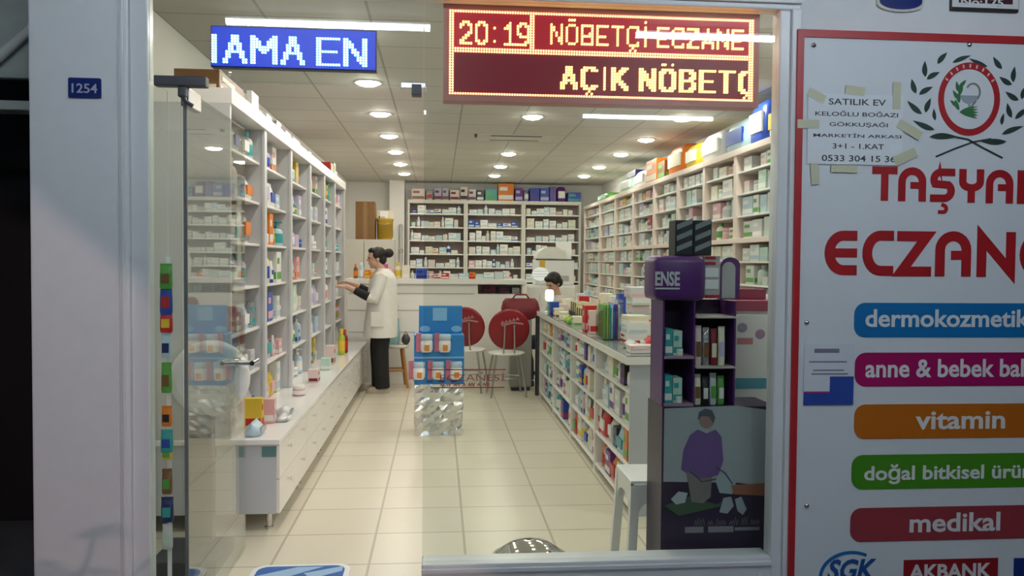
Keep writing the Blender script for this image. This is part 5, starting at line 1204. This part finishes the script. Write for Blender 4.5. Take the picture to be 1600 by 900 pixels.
# things on the long counter
CZ = 0.9268
def on_counter(x, y, kind, c, a, w_, d_, h_, label, z=CZ, rz=-PI/2):
    return product(kind, c, a, x, y, z, w_, d_, h_, rz, label, 'things on the long counter')
for i, (x, y, kind, c, a, w_, d_, h_, lb) in enumerate((
    (1.12, 8.20, 'product_carton', 'teal', 'mint', .10, .08, .13, 'turquoise carton standing'), (1.11, 7.95, 'product_carton', 'blue', 'navy', .09, .08, .14, 'deep blue carton standing'), (1.24, 8.3, 'product_carton', 'pale pink', 'brown', .12, .10, .10, 'pale pink carton lying'),
    (1.12, 7.72, 'product_carton', 'cream', 'brown', .13, .09, .09, 'cream carton at the edge'), (1.12, 7.40, 'jar', 'white', 'cream', .09, .09, .08, 'white jar at the edge'), (1.13, 7.20, 'pouch', 'lime', 'cream', .14, .08, .07, 'lime green packet lying'),
    (1.12, 6.98, 'pouch', 'green', 'lime', .12, .08, .06, 'dark green packet lying'), (1.13, 6.74, 'product_carton', 'cream', 'green', .10, .08, .08, 'low cream carton with green print'), (1.13, 6.18, 'product_carton', 'red', 'pink', .12, .09, .20, 'tall red carton standing'),
    (1.14, 6.02, 'product_carton', 'pale pink', 'red', .07, .09, .17, 'pale pink carton beside the red one'),
    (1.38, 7.9, 'product_carton', 'red', 'white', .14, .10, .20, 'red and white carton behind the row'), (1.52, 7.5, 'product_carton', 'white', 'blue', .12, .10, .24, 'white carton with blue print behind the row'), (1.40, 6.9, 'product_carton', 'cream', 'orange', .10, .10, .26, 'tall cream carton behind the row'),
    (1.44, 6.7, 'product_carton', 'white', 'red', .10, .10, .25, 'tall white carton with red print'), (1.45, 6.45, 'product_carton', 'blue', 'white', .10, .10, .28, 'blue carton behind the striped boxes'), (1.46, 8.15, 'bottle', 'white', 'pale blue', .10, .10, .24, 'white bottle at the far end'),
    (1.48, 8.5, 'product_carton', 'pale grey', 'white', .14, .12, .20, 'pale grey carton at the far end'), (1.34, 8.62, 'product_carton', 'cream', 'pink', .10, .10, .14, 'cream carton with pink print at the far end'))):
    on_counter(x, y, kind, c, a, w_, d_, h_, f'{lb} on the long counter')
# stacked dark trays with yellow edges
M_yel = mat('pale yellow edge', (0.66, 0.58, 0.30), 0.5); M_tray = mat('dark plum tray', (0.025, 0.012, 0.02), 0.4)
for i, (x, y, z) in enumerate(((1.30, 7.62, .13), (1.25, 7.0, .115))):
    t = thing('product_tray', (x, y, CZ), f'dark tray of pale yellow cards, {"farther" if i == 0 else "nearer"} of the two on the long counter', 'tray')
    MB().rbox(-.07, .10, -.20, .20, .002 if i else .14*0 + .002, .07, .004).build('body', M_tray, t)
    for k in range(7): MB().rbox(-.06, .09, -.19 + k*.055, -.155 + k*.055, .07, .105 + (.05 if i == 0 else .03), .003).build('card', M_yel if k % 2 == 0 else M_tray, t)
# acrylic leaflet holder with coloured leaflets
t = thing('leaflet_holder', (1.155, 5.62, CZ), 'clear leaflet holder with green, blue and red leaflets near the counter end', 'leaflet holder')
MB().box(-.055, .075, -.13, .13, 0, .006).box(-.06, -.055, -.13, .13, 0, .20).box(.075, .08, -.13, .13, 0, .27).box(-.055, .075, -.13, -.125, 0, .22).box(-.055, .075, .125, .13, 0, .22).build('holder', glass('clear acrylic', (0.90, 0.94, 0.93), .05, .6), t)
for k, cl in enumerate(('green', 'lime', 'teal', 'pale blue', 'blue', 'purple', 'pale grey')):
    MB().box(-.045 + .0155*k, -.034 + .0155*k, -.115, .115, .008, .235 + .004*(k % 3)).build('leaflet', pm(cl), t)
# stacks of white cartons at the near end
nst = 0
sr = random.Random(12)
for sx, sy, n_, base in ((1.40, 5.75, 6, .105), (1.47, 5.35, 7, .10), (1.27, 5.32, 3, .09)):
    z = CZ
    for k in range(n_):
        h_ = sr.uniform(.045, .075); c = ['white', 'white', 'cream', 'pale pink', 'white', 'pale grey', 'white'][k]
        on_counter(sx + sr.uniform(-.012, .012), sy + sr.uniform(-.015, .015), 'medicine_carton', c, ['pale grey', 'orange', 'red', 'pale blue', 'white', 'pink', 'mint'][(k + nst) % 7] if c != 'white' or (k + nst) % 7 != 4 else 'mint', .20, .14, h_,
                   f'{c} medicine carton, {ORD[k]} from the bottom of the {["stack behind the leaflet holder", "tallest stack near the counter end", "low stack near the counter end"][nst]}', z)
        z += h_ + .001
    if nst == 1: on_counter(sx, sy, 'medicine_carton', 'orange', 'red', .17, .12, .03, 'flat bright orange carton topping the tallest stack near the counter end', z)
    nst += 1
on_counter(1.30, 5.02, 'pouch', 'red', 'white', .14, .10, .07, 'red and white packet lying near the counter end')
on_counter(1.18, 5.0, 'pouch', 'pale grey', 'silver', .18, .10, .05, 'clear grey packet lying near the counter end')
on_counter(1.30, 4.76, 'medicine_carton', 'pale pink', 'white', .16, .12, .045, 'flat pale pink carton at the very end of the counter', rz=0)
# blue and lime column of boxes at the corner
zz = CZ
for k, (c, a, h_) in enumerate((('lime', 'blue', .075), ('blue', 'lime', .13), ('white', 'pale blue', .04), ('lime', 'yellow', .07), ('blue', 'white', .09), ('pale blue', 'pink', .07), ('lime', 'white', .05))):
    on_counter(1.315, 4.70 + .0, 'box', c, a, .07, .10, h_, f'{c} box with {a} print, {ORD[k]} from bottom in the counter corner column', zz, 0) if k else on_counter(1.305, 4.70, 'box', c, a, .09, .10, h_, f'{c} box with {a} print at the foot of the counter corner column', zz, 0)
    zz += h_ + .001
for o in [q for q in COL.objects if q.get('label', '').startswith('flat pale pink carton at the very end')]: o.location = (1.18, 4.75, CZ)

# ---- behind the sidelight: hanging strip with packs and a weighing scale
t = thing('clip_strip', (-1.072, 3.40, 0.03), 'narrow display strip hanging behind the sidelight, hung with colourful packs', 'display strip')
MB().box(-.008, .008, .012, .016, 0.0, 1.43).build('strip', M_white, t)
MB().tube([(0, .014, 1.43), (0, .014, 2.08), (0, -.10, 2.09)], .002, 6).build('cord', M_white, t)
for k, (yp, c, a, w_, h_) in enumerate(((432, 'green', 'brown', .06, .10), (468, 'blue', 'red', .06, .12), (502, 'red', 'yellow', .06, .09), (540, 'pale blue', 'navy', .05, .10), (590, 'green', 'brown', .05, .12), (650, 'orange', 'black', .05, .08), (689, 'teal', 'blue', .06, .09), (708, 'yellow', 'green', .05, .05), (752, 'brown', 'green', .05, .10), (796, 'navy', 'teal', .06, .10), (838, 'pale grey', 'mint', .05, .10))):
    p = onY(255, yp, 3.39)
    product('pouch', c, a, -1.072, 3.388, p.z - h_/2, w_*.8, .03, h_, 0, f'small {c} pack with {a} print, {ORD[k]} from the top of the hanging strip', 'packs on the hanging strip')
t = thing('weighing_scale', (-1.16, 4.06, 0.0), 'weighing scale with big round white dial head behind the glass door', 'scale')
MB().rbox(-.15, .15, -.20, .16, .0, .07, .01).build('platform', M_dark, t)
MB().rbox(-.045, .065, .06, .14, .07, .72, .01).build('column', mat('dark grey enamel', (0.06, 0.06, 0.055), 0.4), t)
hd = MB().lathe([(.0005, -.05), (.165, -.05), (.185, -.03), (.185, .03), (.165, .05), (.0005, .05)], 36, T=Matrix.Translation((.05, .10, .87)) @ Matrix.Rotation(PI/2, 4, 'X'), cap=False).build('dial_head', M_white, t)
MB().prism(disc(.05, .87, .145, 32), .044, .049).build('dial_face', M_paper, t, )
# potted palm on the pavement, below the frame: it throws the leaf shadows on the pillar
t = thing('potted_palm', (-0.50, 1.10, -0.04), 'potted fan palm on the pavement, known by its leaf shadows on the pillar', 'plant')
MB().lathe([(.11, 0), (.15, .20), (.16, .205), (.16, .22), (.14, .22), (.0005, .20)], 20, cap=False).tube([(0, 0, .18), (.01, 0, .45)], [.03, .02], 8).build('pot', mat('terracotta', (0.28, 0.10, 0.05), 0.8), t)
m = MB(); fr = random.Random(3)
for k in range(11):
    an = 2*PI*k/11 + fr.uniform(-.2, .2); tip = Vector((.22*math.cos(an), .18*math.sin(an), .80 + fr.uniform(-.22, .06))); m.tube([(0.01, 0, .42), tuple(tip*.6 + Vector((0, 0, .24))), tuple(tip)], .006, 6)
    out = Vector((math.cos(an), math.sin(an), .25)).normalized(); sd_ = Vector((-math.sin(an), math.cos(an), 0))
    for q in range(-3, 4):
        d_ = (out*math.cos(q*.42) + sd_*math.sin(q*.42)).normalized(); ln = .19 - .015*abs(q); c0 = tip; c1 = tip + d_*ln*.5; c2 = tip + d_*ln + Vector((0, 0, -.03)); n_ = d_.cross(Vector((0, 0, 1))).normalized()*.014
        m.add([tuple(c0), tuple(c1 + n_), tuple(c2), tuple(c1 - n_)], [(0, 1, 2, 3)])
m.build('fronds', mat('palm green', (0.04, 0.12, 0.03), 0.6), t)
